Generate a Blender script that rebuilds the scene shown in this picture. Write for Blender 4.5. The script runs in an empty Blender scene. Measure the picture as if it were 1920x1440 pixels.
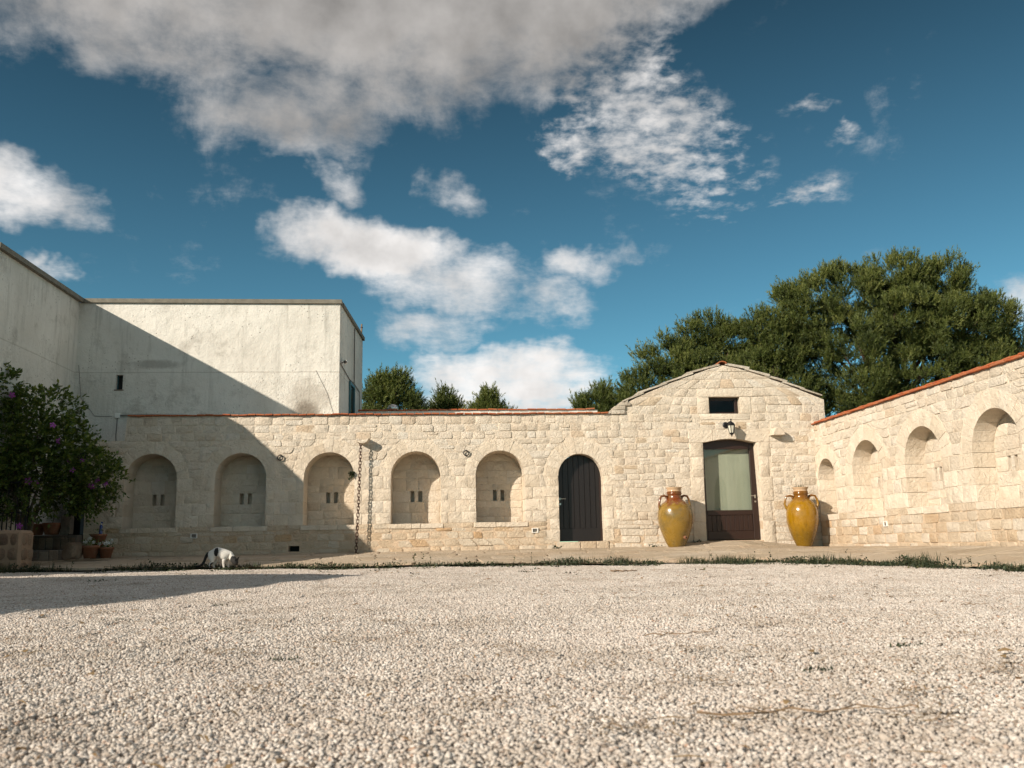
import bpy, bmesh, math, random
import numpy as np
from mathutils import Vector, Matrix
from mathutils.geometry import tessellate_polygon

random.seed(7)
NP = np.random.default_rng(11)
SC = bpy.context.scene
COL = SC.collection
R = math.radians

# ------------------------------------------------------------------ camera
YAW, PITCH, ROLL = 0.08735, 0.17696, 0.01893
cd = bpy.data.cameras.new('camera')
cam = bpy.data.objects.new('camera', cd)
COL.objects.link(cam)
fw = Vector((math.sin(YAW) * math.cos(PITCH), math.cos(YAW) * math.cos(PITCH), math.sin(PITCH)))
rt = Vector((math.cos(YAW), -math.sin(YAW), 0))
up = rt.cross(fw)
rt2 = math.cos(ROLL) * rt - math.sin(ROLL) * up
up2 = math.sin(ROLL) * rt + math.cos(ROLL) * up
m3 = Matrix((rt2, up2, -fw)).transposed()
cam.matrix_world = Matrix.Translation((0, 0, 0.5)) @ m3.to_4x4()
cd.sensor_width = 36.0
cd.lens = 1700 / 1920 * 36
cd.clip_start = 0.05
cd.clip_end = 3000
cd.dof.use_dof = True
cd.dof.focus_distance = 17.0
cd.dof.aperture_fstop = 5.0
SC.camera = cam

# ------------------------------------------------------------------ sun, sky, exposure
SUN_AZ, SUN_EL = R(52.8), R(23.3)
TO_SUN = Vector((-math.sin(SUN_AZ) * math.cos(SUN_EL), -math.cos(SUN_AZ) * math.cos(SUN_EL), math.sin(SUN_EL)))
ld = bpy.data.lights.new('sun', 'SUN')
ld.energy = 4.6
ld.angle = R(0.53)
ld.color = (1.0, 0.885, 0.735)
lo = bpy.data.objects.new('sun', ld)
lo.rotation_euler = TO_SUN.to_track_quat('Z', 'Y').to_euler()
lo.location = TO_SUN * 60
COL.objects.link(lo)

world = bpy.data.worlds.new('World')
SC.world = world
world.use_nodes = True
wt = world.node_tree
wt.nodes.clear()

SC.view_settings.view_transform = 'Standard'
SC.view_settings.look = 'None'
SC.view_settings.exposure = 0.56
SC.view_settings.gamma = 1
SC.view_settings.use_curve_mapping = False
SC.cycles.use_denoising = True
SC.cycles.adaptive_threshold = 0.02
SC.cycles.max_bounces = 6
SC.cycles.diffuse_bounces = 3
SC.cycles.transparent_max_bounces = 12
SC.cycles.caustics_reflective = False
SC.cycles.caustics_refractive = False


class NT:
    """small helper to write node trees"""
    def __init__(self, tree):
        self.t = tree

    def n(self, kind, **kw):
        nd = self.t.nodes.new(kind)
        for k, v in kw.items():
            setattr(nd, k, v)
        return nd

    def put(self, sock, v):
        if isinstance(v, bpy.types.NodeSocket):
            self.t.links.new(v, sock)
        elif v is not None:
            if sock.type == 'RGBA' and len(v) == 3:
                v = (*v, 1)
            sock.default_value = v

    def math(self, op, a, b=None, c=None, clamp=False):
        nd = self.n('ShaderNodeMath', operation=op, use_clamp=clamp)
        for i, v in enumerate((a, b, c)):
            if v is not None:
                self.put(nd.inputs[i], v)
        return nd.outputs[0]

    def vmath(self, op, a, b=None, scale=None):
        nd = self.n('ShaderNodeVectorMath', operation=op)
        self.put(nd.inputs[0], a)
        if b is not None:
            self.put(nd.inputs[1], b)
        if scale is not None:
            self.put(nd.inputs['Scale'], scale)
        return nd.outputs[0]

    def mix(self, f, a, b, blend='MIX'):
        nd = self.n('ShaderNodeMix', data_type='RGBA', blend_type=blend)
        self.put(nd.inputs[0], f)
        self.put(nd.inputs[6], a)
        self.put(nd.inputs[7], b)
        return nd.outputs[2]

    def noise(self, vec, scale, detail=4, rough=0.55, dist=0.0, out=0):
        nd = self.n('ShaderNodeTexNoise')
        self.put(nd.inputs['Vector'], vec)
        self.put(nd.inputs['Scale'], scale)
        self.put(nd.inputs['Detail'], detail)
        self.put(nd.inputs['Roughness'], rough)
        self.put(nd.inputs['Distortion'], dist)
        return nd.outputs[out]

    def voro(self, vec, scale, feature='F1', out=0):
        nd = self.n('ShaderNodeTexVoronoi', feature=feature)
        self.put(nd.inputs['Vector'], vec)
        self.put(nd.inputs['Scale'], scale)
        return nd.outputs[out]

    def ramp(self, f, stops, interp='LINEAR'):
        nd = self.n('ShaderNodeValToRGB')
        cr = nd.color_ramp
        cr.interpolation = interp
        while len(cr.elements) < len(stops):
            cr.elements.new(0.5)
        for e, (pos, c) in zip(cr.elements, stops):
            e.position = pos
            e.color = (*c, 1) if len(c) == 3 else c
        self.put(nd.inputs[0], f)
        return nd.outputs[0]

    def rng(self, f, a, b, c=0.0, d=1.0, smooth=False):
        nd = self.n('ShaderNodeMapRange')
        if smooth:
            nd.interpolation_type = 'SMOOTHSTEP'
        self.put(nd.inputs[0], f)
        for i, v in enumerate((a, b, c, d)):
            self.put(nd.inputs[i + 1], v)
        return nd.outputs[0]


def build_sky():
    t = NT(wt)
    out = t.n('ShaderNodeOutputWorld')
    bg = t.n('ShaderNodeBackground')
    sky = t.n('ShaderNodeTexSky', sky_type='NISHITA')
    sky.sun_disc = False
    sky.sun_elevation = SUN_EL
    sky.sun_rotation = math.atan2(TO_SUN.x, TO_SUN.y)
    sky.air_density = 1.0
    sky.dust_density = 0.3
    sky.ozone_density = 2.2
    sky.altitude = 1800
    tc = t.n('ShaderNodeTexCoord').outputs['Generated']
    dirv = t.vmath('NORMALIZE', tc)
    sep = t.n('ShaderNodeSeparateXYZ')
    t.put(sep.inputs[0], dirv)
    x, y, z = sep.outputs
    az = t.math('MULTIPLY', t.math('ARCTAN2', x, y), 57.29578)
    el = t.math('MULTIPLY', t.math('ARCSINE', z), 57.29578)
    # cloud-deck coordinates: a sheet overhead, seen in perspective
    zz = t.math('ADD', t.math('MAXIMUM', z, 0.0), 0.16)
    comb = t.n('ShaderNodeCombineXYZ')
    t.put(comb.inputs[0], t.math('DIVIDE', x, zz))
    t.put(comb.inputs[1], t.math('DIVIDE', y, zz))
    t.put(comb.inputs[2], 0.0)
    deck = comb.outputs[0]
    # warp az/el a little so that the banks have torn outlines
    wn = t.n('ShaderNodeTexNoise')
    t.put(wn.inputs['Vector'], dirv)
    wn.inputs['Scale'].default_value = 7.0
    wn.inputs['Detail'].default_value = 5
    wn.inputs['Roughness'].default_value = 0.62
    ws = t.n('ShaderNodeSeparateColor')
    t.put(ws.inputs[0], wn.outputs[1])
    azw = t.math('ADD', az, t.math('MULTIPLY', t.math('SUBTRACT', ws.outputs[0], 0.5), 9.0))
    elw = t.math('ADD', el, t.math('MULTIPLY', t.math('SUBTRACT', ws.outputs[1], 0.5), 7.0))

    def blob(a0, e0, ra, re, amp, tilt=0.0):
        da = t.math('SUBTRACT', azw, a0)
        de = t.math('SUBTRACT', elw, e0)
        if tilt:
            de = t.math('ADD', de, t.math('MULTIPLY', da, -tilt))
        q = t.math('ADD', t.math('POWER', t.math('ABSOLUTE', t.math('DIVIDE', da, ra)), 2.0),
                   t.math('POWER', t.math('ABSOLUTE', t.math('DIVIDE', de, re)), 2.0))
        return t.math('MULTIPLY', t.math('SUBTRACT', 1.0, q, clamp=True), amp)

    def union(lst):
        acc = lst[0]
        for b in lst[1:]:
            acc = t.math('MAXIMUM', acc, b)
        return acc
    # banks of cloud (azimuth, elevation in degrees): high grey bank, torn patch right of it, cumulus below
    high = [blob(-3, 34.5, 15, 10.5, 1.5), blob(-18, 31, 15, 6.0, 1.05, 0.05), blob(8, 35, 12, 9.0, 1.45),
            blob(-9, 26.6, 11, 3.6, 0.95), blob(16, 34.5, 8, 5.0, 0.9), blob(-32, 33, 14, 7, 0.95), blob(0, 50, 40, 17, 1.3)]
    torn = [blob(14.5, 25.6, 7.6, 5.4, 0.95, -0.35), blob(9.0, 25.0, 4.2, 2.6, 0.95), blob(23.5, 20.2, 3.2, 1.2, 0.62),
            blob(24, 25.4, 2.2, 1.0, 0.58), blob(26, 23.2, 1.8, 0.9, 0.58), blob(18, 20.6, 4.5, 1.4, 0.55), blob(20, 22.5, 3, 1.6, 0.55)]
    cumul = [blob(-5.0, 18.6, 7.4, 3.0, 1.3), blob(1.5, 16.2, 8.0, 3.0, 0.95), blob(7.0, 14.8, 5.5, 2.4, 0.85),
             blob(9.5, 17.0, 5.0, 1.8, 0.78, 0.12), blob(4.8, 10.2, 8.2, 2.7, 1.3), blob(-24.5, 20.6, 6.0, 2.6, 0.95, -0.2),
             blob(2.2, 22.7, 2.4, 2.0, 0.7), blob(-6.4, 22.3, 2.8, 1.8, 0.66), blob(36.5, 12.5, 4, 2.6, 0.85),
             blob(-23, 16.2, 1.8, 0.8, 0.55), blob(0.5, 13.2, 6, 1.8, 0.62)]
    # heavier unseen cloud overhead and behind, added to brighten the shaded sides
    back = [blob(-85, 24, 45, 14, 1.1), blob(85, 22, 42, 13, 1.1), blob(140, 30, 48, 18, 1.15), blob(-150, 48, 60, 16, 1.2), blob(170, 14, 40, 8, 1.0), blob(60, 55, 70, 16, 1.2), blob(-60, 55, 60, 14, 1.2), blob(0, 78, 180, 14, 1.3)]
    hi_f = union(high)
    all_f = union([hi_f] + torn + cumul + back)
    n1 = t.noise(dirv, 8.0, 9, 0.63, 0.25)
    n2 = t.noise(deck, 6.5, 7, 0.66, 0.1)
    torn_f = union(torn)
    rip = t.noise(deck, 25.0, 4, 0.58, 0.1)
    nn = t.math('ADD', t.math('MULTIPLY', n1, 0.6), t.math('MULTIPLY', n2, 0.4))
    dens = t.math('ADD', all_f, t.math('MULTIPLY', t.math('SUBTRACT', nn, 0.5), 3.0))
    dens = t.math('ADD', dens, t.math('MULTIPLY', t.math('SUBTRACT', rip, 0.52), t.math('MULTIPLY', t.rng(torn_f, 0.05, 0.5), 2.3)))
    cover = t.rng(dens, 0.22, t.rng(torn_f, 0.0, 0.5, 1.30, 1.75), 0.0, 1.0, True)
    # relief of the cloud: soft billows, brighter on the side towards the sun
    off = t.vmath('ADD', dirv, (-0.022, 0.0, 0.034))
    na = t.noise(dirv, 9.0, 5, 0.55)
    nb = t.noise(off, 9.0, 5, 0.55)
    shade = t.math('ADD', 0.70, t.math('MULTIPLY', t.math('SUBTRACT', na, nb), 0.8))
    thick = t.rng(dens, 0.7, 1.9, 0.0, 1.0)
    shade = t.math('SUBTRACT', shade, t.math('MULTIPLY', thick, 0.16))
    hi_dim = t.rng(hi_f, 0.1, 0.8, 0.0, 1.0)
    shade = t.math('MULTIPLY', shade, t.rng(hi_dim, 0, 1, 1.0, 0.50))
    shade = t.math('MAXIMUM', shade, 0.2)
    ccol = t.mix(hi_dim, (1.0, 0.97, 0.945), (1.0, 0.955, 0.915))
    cloud = t.vmath('SCALE', ccol, scale=t.math('MULTIPLY', shade, 10.6))
    # deep, slightly teal blue of the photograph
    blue = t.mix(1.0, sky.outputs[0], (0.40, 0.69, 0.61), 'MULTIPLY')
    blue = t.vmath('SCALE', blue, scale=t.rng(el, 8.0, 36.0, 1.36, 0.40))
    col = t.mix(cover, blue, cloud)
    t.put(bg.inputs[0], col)
    bg.inputs[1].default_value = 0.085
    wt.links.new(bg.outputs[0], out.inputs[0])
    world.cycles.sampling_method = 'MANUAL'
    world.cycles.sample_map_resolution = 512


build_sky()

# ------------------------------------------------------------------ helpers
def tag(o, label, cat, group=None, kind=None):
    if label:
        o['label'] = label
    if cat:
        o['category'] = cat
    if group:
        o['group'] = group
    if kind:
        o['kind'] = kind
    return o


def empty(name, loc=(0, 0, 0), rz=0.0):
    o = bpy.data.objects.new(name, None)
    o.location = loc
    o.rotation_euler = (0, 0, rz)
    o.empty_display_size = 0.2
    COL.objects.link(o)
    return o


def mk(name, verts, faces, mat, parent=None, smooth=False, loc=None):
    me = bpy.data.meshes.new(name)
    me.from_pydata([tuple(v) for v in verts], [], [tuple(f) for f in faces])
    me.update()
    if mat is not None:
        me.materials.append(mat)
    if smooth:
        me.polygons.foreach_set('use_smooth', [True] * len(me.polygons))
    o = bpy.data.objects.new(name, me)
    COL.objects.link(o)
    if parent:
        o.parent = parent
    if loc:
        o.location = loc
    return o


def share(name, me, parent=None, loc=(0, 0, 0), rot=(0, 0, 0), scale=(1, 1, 1)):
    o = bpy.data.objects.new(name, me)
    COL.objects.link(o)
    o.parent = parent
    o.location = loc
    o.rotation_euler = rot
    o.scale = scale
    return o


class MB:
    """collects vertices and faces of one mesh"""
    def __init__(self):
        self.v, self.f = [], []

    def add(self, v, f):
        b = len(self.v)
        self.v += [tuple(q) for q in v]
        self.f += [tuple(i + b for i in q) for q in f]
        return self

    def box(self, x0, x1, y0, y1, z0, z1, bev=0.0):
        if bev <= 0:
            v = [(x, y, z) for z in (z0, z1) for x, y in ((x0, y0), (x1, y0), (x1, y1), (x0, y1))]
            f = [(3, 2, 1, 0), (4, 5, 6, 7), (0, 1, 5, 4), (1, 2, 6, 5), (2, 3, 7, 6), (3, 0, 4, 7)]
            return self.add(v, f)
        bm = bmesh.new()
        bmesh.ops.create_cube(bm, size=1)
        for q in bm.verts:
            q.co = Vector(((x0 + x1) / 2 + q.co.x * (x1 - x0), (y0 + y1) / 2 + q.co.y * (y1 - y0), (z0 + z1) / 2 + q.co.z * (z1 - z0)))
        bmesh.ops.bevel(bm, geom=list(bm.edges), offset=bev, segments=1, affect='EDGES')
        bm.verts.index_update()
        v = [q.co[:] for q in bm.verts]
        f = [[q.index for q in g.verts] for g in bm.faces]
        bm.free()
        return self.add(v, f)

    def tube(self, pts, rad, seg=8, cap=True):
        pts = [Vector(q) for q in pts]
        rads = rad if isinstance(rad, (list, tuple)) else [rad] * len(pts)
        rings = []
        prev = None
        for i, q in enumerate(pts):
            d = (pts[min(i + 1, len(pts) - 1)] - pts[max(i - 1, 0)]).normalized()
            if prev is None:
                a = d.orthogonal().normalized()
            else:
                a = (prev - d * prev.dot(d))
                a = a.normalized() if a.length > 1e-6 else d.orthogonal().normalized()
            prev = a
            b = d.cross(a)
            rings.append([q + (a * math.cos(2 * math.pi * k / seg) + b * math.sin(2 * math.pi * k / seg)) * rads[i] for k in range(seg)])
        v = [q for r_ in rings for q in r_]
        f = []
        for i in range(len(rings) - 1):
            for k in range(seg):
                f.append((i * seg + k, i * seg + (k + 1) % seg, (i + 1) * seg + (k + 1) % seg, (i + 1) * seg + k))
        if cap:
            f.append(tuple(range(seg - 1, -1, -1)))
            f.append(tuple((len(rings) - 1) * seg + k for k in range(seg)))
        return self.add(v, f)

    def lathe(self, prof, seg=24, cx=0, cy=0, cap=True):
        v = [(cx + r_ * math.cos(2 * math.pi * k / seg), cy + r_ * math.sin(2 * math.pi * k / seg), z) for r_, z in prof for k in range(seg)]
        f = []
        for i in range(len(prof) - 1):
            for k in range(seg):
                f.append((i * seg + k, i * seg + (k + 1) % seg, (i + 1) * seg + (k + 1) % seg, (i + 1) * seg + k))
        if cap:
            f.append(tuple(range(seg - 1, -1, -1)))
            f.append(tuple((len(prof) - 1) * seg + k for k in range(seg)))
        return self.add(v, f)

    def build(self, name, mat, parent=None, smooth=False, loc=None):
        return mk(name, self.v, self.f, mat, parent, smooth, loc)


def autosmooth(o, ang=40):
    me = o.data
    me.polygons.foreach_set('use_smooth', [True] * len(me.polygons))
    try:
        me.set_sharp_from_angle(angle=R(ang))
    except Exception:
        pass


def mesh_np(name, verts, tris, mat, parent=None, attr=None, smooth=False):
    """big triangle mesh from numpy arrays; attr: per-vertex float"""
    me = bpy.data.meshes.new(name)
    nv, nf = len(verts), len(tris)
    me.vertices.add(nv)
    me.vertices.foreach_set('co', np.asarray(verts, np.float32).ravel())
    me.loops.add(nf * 3)
    me.loops.foreach_set('vertex_index', np.asarray(tris, np.int32).ravel())
    me.polygons.add(nf)
    me.polygons.foreach_set('loop_start', np.arange(0, nf * 3, 3, dtype=np.int32))
    me.update(calc_edges=True)
    if attr is not None:
        a = me.attributes.new('tone', 'FLOAT', 'POINT')
        a.data.foreach_set('value', np.asarray(attr, np.float32))
    if smooth:
        me.polygons.foreach_set('use_smooth', [True] * nf)
    if mat is not None:
        me.materials.append(mat)
    o = bpy.data.objects.new(name, me)
    if parent != 'unlinked':
        COL.objects.link(o)
        if parent:
            o.parent = parent
    return o


# ------------------------------------------------------------------ materials
def newmat(name):
    m = bpy.data.materials.new(name)
    m.use_nodes = True
    t = NT(m.node_tree)
    b = m.node_tree.nodes['Principled BSDF']
    return m, t, b


def bump(t, b, h, strength, dist):
    nd = t.n('ShaderNodeBump')
    nd.inputs['Strength'].default_value = strength
    nd.inputs['Distance'].default_value = dist
    t.put(nd.inputs['Height'], h)
    t.put(b.inputs['Normal'], nd.outputs[0])


def plain(name, col, rough=0.6, metal=0.0, var=0.15, scale=20, bmp=0.15, coat=0.0):
    m, t, b = newmat(name)
    oc = t.n('ShaderNodeTexCoord').outputs['Object']
    n = t.noise(oc, scale, 5, 0.6)
    lo_ = tuple(c * (1 - var) for c in col)
    hi_ = tuple(min(1, c * (1 + var)) for c in col)
    t.put(b.inputs['Base Color'], t.mix(n, lo_, hi_))
    b.inputs['Roughness'].default_value = rough
    b.inputs['Metallic'].default_value = metal
    if coat:
        b.inputs['Coat Weight'].default_value = coat
    if bmp:
        bump(t, b, n, bmp, 0.01)
    return m


def limestone(name, ramp_stops, stain=0.25, rough_scale=19, relief=0.6, pit=1.0):
    """cut limestone: one tone per block, chisel relief, pits, ochre bloom"""
    m, t, b = newmat(name)
    oi = t.n('ShaderNodeObjectInfo').outputs['Random']
    oc = t.n('ShaderNodeTexCoord').outputs['Object']
    shift = t.vmath('SCALE', (37.0, 17.0, 29.0), scale=oi)
    vec = t.vmath('ADD', oc, shift)
    base = t.ramp(oi, ramp_stops)
    mott = t.noise(vec, 5.0, 6, 0.65)
    c = t.mix(t.rng(mott, 0.3, 0.7), t.mix(1.0, base, (0.90, 0.89, 0.87), 'MULTIPLY'), base)
    bloom = t.noise(oc, 1.7, 6, 0.7)
    c = t.mix(t.math('MULTIPLY', t.rng(bloom, 0.56, 0.74), stain), c, (0.50, 0.27, 0.12))
    pale = t.noise(oc, 0.55, 4, 0.6)
    c = t.mix(t.math('MULTIPLY', t.rng(pale, 0.5, 0.75), 0.35), c, (0.66, 0.60, 0.52))
    sz = t.n('ShaderNodeSeparateXYZ')
    t.put(sz.inputs[0], oc)
    mp = t.n('ShaderNodeMapping')
    t.put(mp.inputs[0], oc)
    mp.inputs['Scale'].default_value = (2.2, 2.2, 0.5)
    run = t.math('MULTIPLY', t.rng(t.noise(mp.outputs[0], 1.5, 7, 0.7), 0.52, 0.74), 0.30)
    c = t.mix(run, c, (0.36, 0.29, 0.21))
    pits = t.voro(vec, 30.0)
    gate = t.rng(t.noise(vec, 6.0, 3), 0.56, 0.70)
    pitm = t.math('MULTIPLY', t.rng(pits, 0.10, 0.24, 1.0, 0.0), gate)
    c = t.mix(t.math('MULTIPLY', pitm, 0.55 * pit), c, (0.20, 0.13, 0.08))
    t.put(b.inputs['Base Color'], c)
    b.inputs['Roughness'].default_value = 0.92
    b.inputs['Specular IOR Level'].default_value = 0.15
    h1 = t.noise(vec, rough_scale, 8, 0.68, 0.6)
    h2 = t.noise(vec, rough_scale * 5, 4, 0.6)
    h = t.math('ADD', t.math('MULTIPLY', h1, 1.0), t.math('MULTIPLY', h2, 0.22))
    h = t.math('SUBTRACT', h, t.math('MULTIPLY', pitm, 0.35 * pit))
    bump(t, b, h, min(1.0, relief * 1.6), 0.058)
    return m


CREAM = [(0.0, (0.65, 0.555, 0.445)), (0.25, (0.71, 0.625, 0.52)), (0.5, (0.73, 0.65, 0.55)), (0.75, (0.70, 0.61, 0.50)), (0.93, (0.75, 0.69, 0.605)), (1.0, (0.64, 0.51, 0.38))]
PLINTH = [(0.0, (0.55, 0.42, 0.29)), (0.25, (0.63, 0.52, 0.395)), (0.5, (0.61, 0.49, 0.36)), (0.75, (0.66, 0.575, 0.465)), (0.93, (0.60, 0.455, 0.31)), (1.0, (0.54, 0.34, 0.18))]
SMOOTH = [(0.0, (0.63, 0.54, 0.43)), (0.35, (0.70, 0.615, 0.51)), (0.7, (0.66, 0.57, 0.46)), (1.0, (0.69, 0.61, 0.51))]
M_STONE = limestone('limestone rough', CREAM)
M_PLINTH = limestone('limestone plinth', PLINTH, stain=0.5)
M_BLOCK = limestone('limestone dressed', SMOOTH, stain=0.20, rough_scale=12, relief=0.5, pit=1.0)
M_PAVE = limestone('paving stone', [(0, (0.42, 0.34, 0.25)), (0.5, (0.52, 0.43, 0.33)), (1, (0.47, 0.37, 0.27))], stain=0.12, relief=0.5)
M_SLAB = limestone('roof slab', [(0, (0.50, 0.44, 0.36)), (0.5, (0.58, 0.52, 0.44)), (1, (0.63, 0.57, 0.49))], stain=0.08, relief=0.9)
M_RUBBLE = limestone('rubble stone', [(0, (0.15, 0.10, 0.075)), (0.5, (0.26, 0.18, 0.125)), (1, (0.34, 0.25, 0.18))], stain=0.3, relief=0.9)
M_STEP = limestone('step stone', [(0, (0.12, 0.10, 0.085)), (1, (0.21, 0.175, 0.145))], stain=0.1)


def mortar_mat():
    m, t, b = newmat('lime mortar')
    oc = t.n('ShaderNodeTexCoord').outputs['Object']
    sp = t.n('ShaderNodeSeparateXYZ')
    t.put(sp.inputs[0], oc)
    n = t.noise(oc, 6.0, 7, 0.65)
    c = t.mix(n, (0.63, 0.53, 0.415), (0.73, 0.645, 0.535))
    low = t.rng(t.math('ADD', sp.outputs[2], t.math('MULTIPLY', t.noise(oc, 1.3, 4), 0.5)), 1.15, 1.55, 1.0, 0.0)
    c = t.mix(t.math('MULTIPLY', low, 0.55), c, (0.50, 0.335, 0.20))
    t.put(b.inputs['Base Color'], c)
    b.inputs['Roughness'].default_value = 0.95
    b.inputs['Specular IOR Level'].default_value = 0.1
    bump(t, b, t.noise(oc, 16, 8, 0.68), 1.0, 0.05)
    return m


M_MORTAR = mortar_mat()
M_PIERMORTAR = plain('brown pier mortar', (0.27, 0.185, 0.125), 0.95, var=0.3, scale=9, bmp=0.7)


def plaster_mat():
    m, t, b = newmat('weathered white plaster')
    oc = t.n('ShaderNodeTexCoord').outputs['Object']
    sp = t.n('ShaderNodeSeparateXYZ')
    t.put(sp.inputs[0], oc)
    X, Y, Z = sp.outputs
    c = t.mix(t.rng(t.noise(oc, 0.8, 5, 0.6), 0.35, 0.7), (0.58, 0.555, 0.505), (0.70, 0.68, 0.63))
    # rain streaks run down from the coping
    mp = t.n('ShaderNodeMapping')
    t.put(mp.inputs[0], oc)
    mp.inputs['Scale'].default_value = (3.4, 3.4, 0.30)
    st = t.rng(t.noise(mp.outputs[0], 1.6, 8, 0.72), 0.52, 0.76)
    c = t.mix(t.math('MULTIPLY', st, t.rng(Z, 3.6, 6.6, 0.30, 0.90)), c, (0.26, 0.25, 0.22))
    # lichen and damp in blotches
    bl = t.rng(t.noise(oc, 1.5, 10, 0.78), 0.53, 0.70)
    c = t.mix(t.math('MULTIPLY', bl, 0.60), c, (0.24, 0.22, 0.19))
    ru = t.rng(t.noise(t.vmath('ADD', oc, (9.0, 3.0, 5.0)), 0.9, 6, 0.7), 0.66, 0.78)
    c = t.mix(t.math('MULTIPLY', ru, 0.28), c, (0.42, 0.28, 0.17))
    # speckles of lost paint
    sk = t.math('MULTIPLY', t.rng(t.voro(oc, 11.0), 0.08, 0.20, 1.0, 0.0), t.rng(t.noise(oc, 1.6, 4), 0.48, 0.58))
    c = t.mix(t.math('MULTIPLY', sk, 0.7), c, (0.17, 0.15, 0.13))
    # the sooty damp patch above the wall coping
    def patch(cx, cz, rx, rz, k):
        q = t.math('ADD', t.math('POWER', t.math('DIVIDE', t.math('SUBTRACT', X, cx), rx), 2.0), t.math('POWER', t.math('DIVIDE', t.math('SUBTRACT', Z, cz), rz), 2.0))
        q = t.math('ADD', q, t.math('MULTIPLY', t.math('SUBTRACT', t.noise(oc, 3.2, 7, 0.7), 0.5), 2.0))
        return t.math('MULTIPLY', t.rng(q, 0.1, 1.15, 1.0, 0.0, True), k)
    c = t.mix(patch(-3.05, 4.10, 0.62, 0.62, 0.40), c, (0.22, 0.18, 0.14))
    c = t.mix(patch(-3.10, 3.82, 0.36, 0.34, 0.75), c, (0.13, 0.105, 0.08))
    c = t.mix(patch(-6.75, 5.02, 0.75, 0.13, 0.55), c, (0.22, 0.20, 0.18))
    # a day-joint in the render, drawn as a thin groove line
    jn = t.math('ABSOLUTE', t.math('SUBTRACT', t.math('ADD', Z, t.math('MULTIPLY', t.noise(oc, 2.0, 2), 0.03)), 4.83))
    jl = t.rng(jn, 0.006, 0.02, 1.0, 0.0)
    c = t.mix(t.math('MULTIPLY', jl, 0.35), c, (0.30, 0.27, 0.23))
    t.put(b.inputs['Base Color'], c)
    b.inputs['Roughness'].default_value = 0.9
    b.inputs['Specular IOR Level'].default_value = 0.15
    lowrough = t.rng(Z, 4.70, 4.88, 1.0, 0.35)
    h = t.math('ADD', t.math('MULTIPLY', t.noise(oc, 1.6, 5, 0.6), 2.0), t.math('MULTIPLY', t.noise(oc, 17, 7, 0.62), t.math('MULTIPLY', lowrough, 0.8)))
    h = t.math('SUBTRACT', h, t.math('MULTIPLY', t.math('ADD', sk, jl), 0.25))
    bump(t, b, h, 0.55, 0.05)
    return m


M_PLASTER = plaster_mat()


def terracotta_mat(name, c0, c1, c2):
    m, t, b = newmat(name)
    oi = t.n('ShaderNodeObjectInfo').outputs['Random']
    oc = t.n('ShaderNodeTexCoord').outputs['Object']
    wp = t.n('ShaderNodeNewGeometry').outputs['Position']
    c = t.ramp(oi, [(0, c0), (0.5, c1), (1, c2)])
    n = t.noise(wp, 12, 6, 0.65)
    c = t.mix(t.math('MULTIPLY', t.rng(n, 0.5, 0.75), 0.5), c, (0.30, 0.22, 0.15))
    t.put(b.inputs['Base Color'], c)
    b.inputs['Roughness'].default_value = 0.8
    bump(t, b, n, 0.4, 0.01)
    return m


M_TILE = terracotta_mat('terracotta tile', (0.30, 0.065, 0.018), (0.40, 0.105, 0.030), (0.33, 0.11, 0.045))
M_POT = terracotta_mat('terracotta pot', (0.17, 0.062, 0.028), (0.21, 0.082, 0.04), (0.19, 0.073, 0.034))
M_COPING = plain('grey mossy coping', (0.17, 0.155, 0.125), 0.9, var=0.5, scale=7, bmp=0.6)
M_IRON = plain('black iron', (0.02, 0.02, 0.022), 0.5, 0.6, var=0.3, scale=40)
M_RUST = plain('rusty iron', (0.085, 0.042, 0.03), 0.75, 0.4, var=0.5, scale=50, bmp=0.4)
M_DARK = plain('dark interior', (0.012, 0.011, 0.010), 0.8, var=0.2)
M_WHITE = plain('white plastic', (0.72, 0.70, 0.66), 0.45, var=0.05)
M_STEEL = plain('brushed steel', (0.55, 0.53, 0.50), 0.3, 1.0, var=0.08, bmp=0.05)
M_LAMPGLASS = plain('milky lamp glass', (0.52, 0.50, 0.42), 0.25, var=0.08, bmp=0.0)
M_CABLE = plain('grey cable', (0.16, 0.15, 0.14), 0.7, var=0.2)
M_TEAL = plain('teal painted frame', (0.03, 0.10, 0.12), 0.45, var=0.2)
M_SOIL = plain('potting soil', (0.04, 0.028, 0.02), 0.95, var=0.4, bmp=0.5)
M_CURTAIN = plain('pale blind', (0.285, 0.295, 0.245), 0.85, var=0.04, scale=3, bmp=0.0)
M_BLUEGLAZE = plain('blue glazed ceramic', (0.015, 0.035, 0.17), 0.25, var=0.3, coat=0.3, bmp=0.0)
M_SLATE = plain('blue grey painted wood', (0.07, 0.09, 0.11), 0.6, var=0.2)


def wood_mat(name, c0, c1):
    m, t, b = newmat(name)
    oc = t.n('ShaderNodeTexCoord').outputs['Object']
    mp = t.n('ShaderNodeMapping')
    t.put(mp.inputs[0], oc)
    mp.inputs['Scale'].default_value = (30, 30, 1.5)
    n = t.noise(mp.outputs[0], 3.0, 6, 0.6, 0.4)
    t.put(b.inputs['Base Color'], t.mix(n, c0, c1))
    b.inputs['Roughness'].default_value = 0.42
    bump(t, b, n, 0.2, 0.004)
    return m


M_WOOD = wood_mat('dark stained wood', (0.005, 0.004, 0.0045), (0.014, 0.009, 0.008))
M_BROWN = wood_mat('brown stained wood', (0.012, 0.005, 0.0035), (0.030, 0.011, 0.007))


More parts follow.
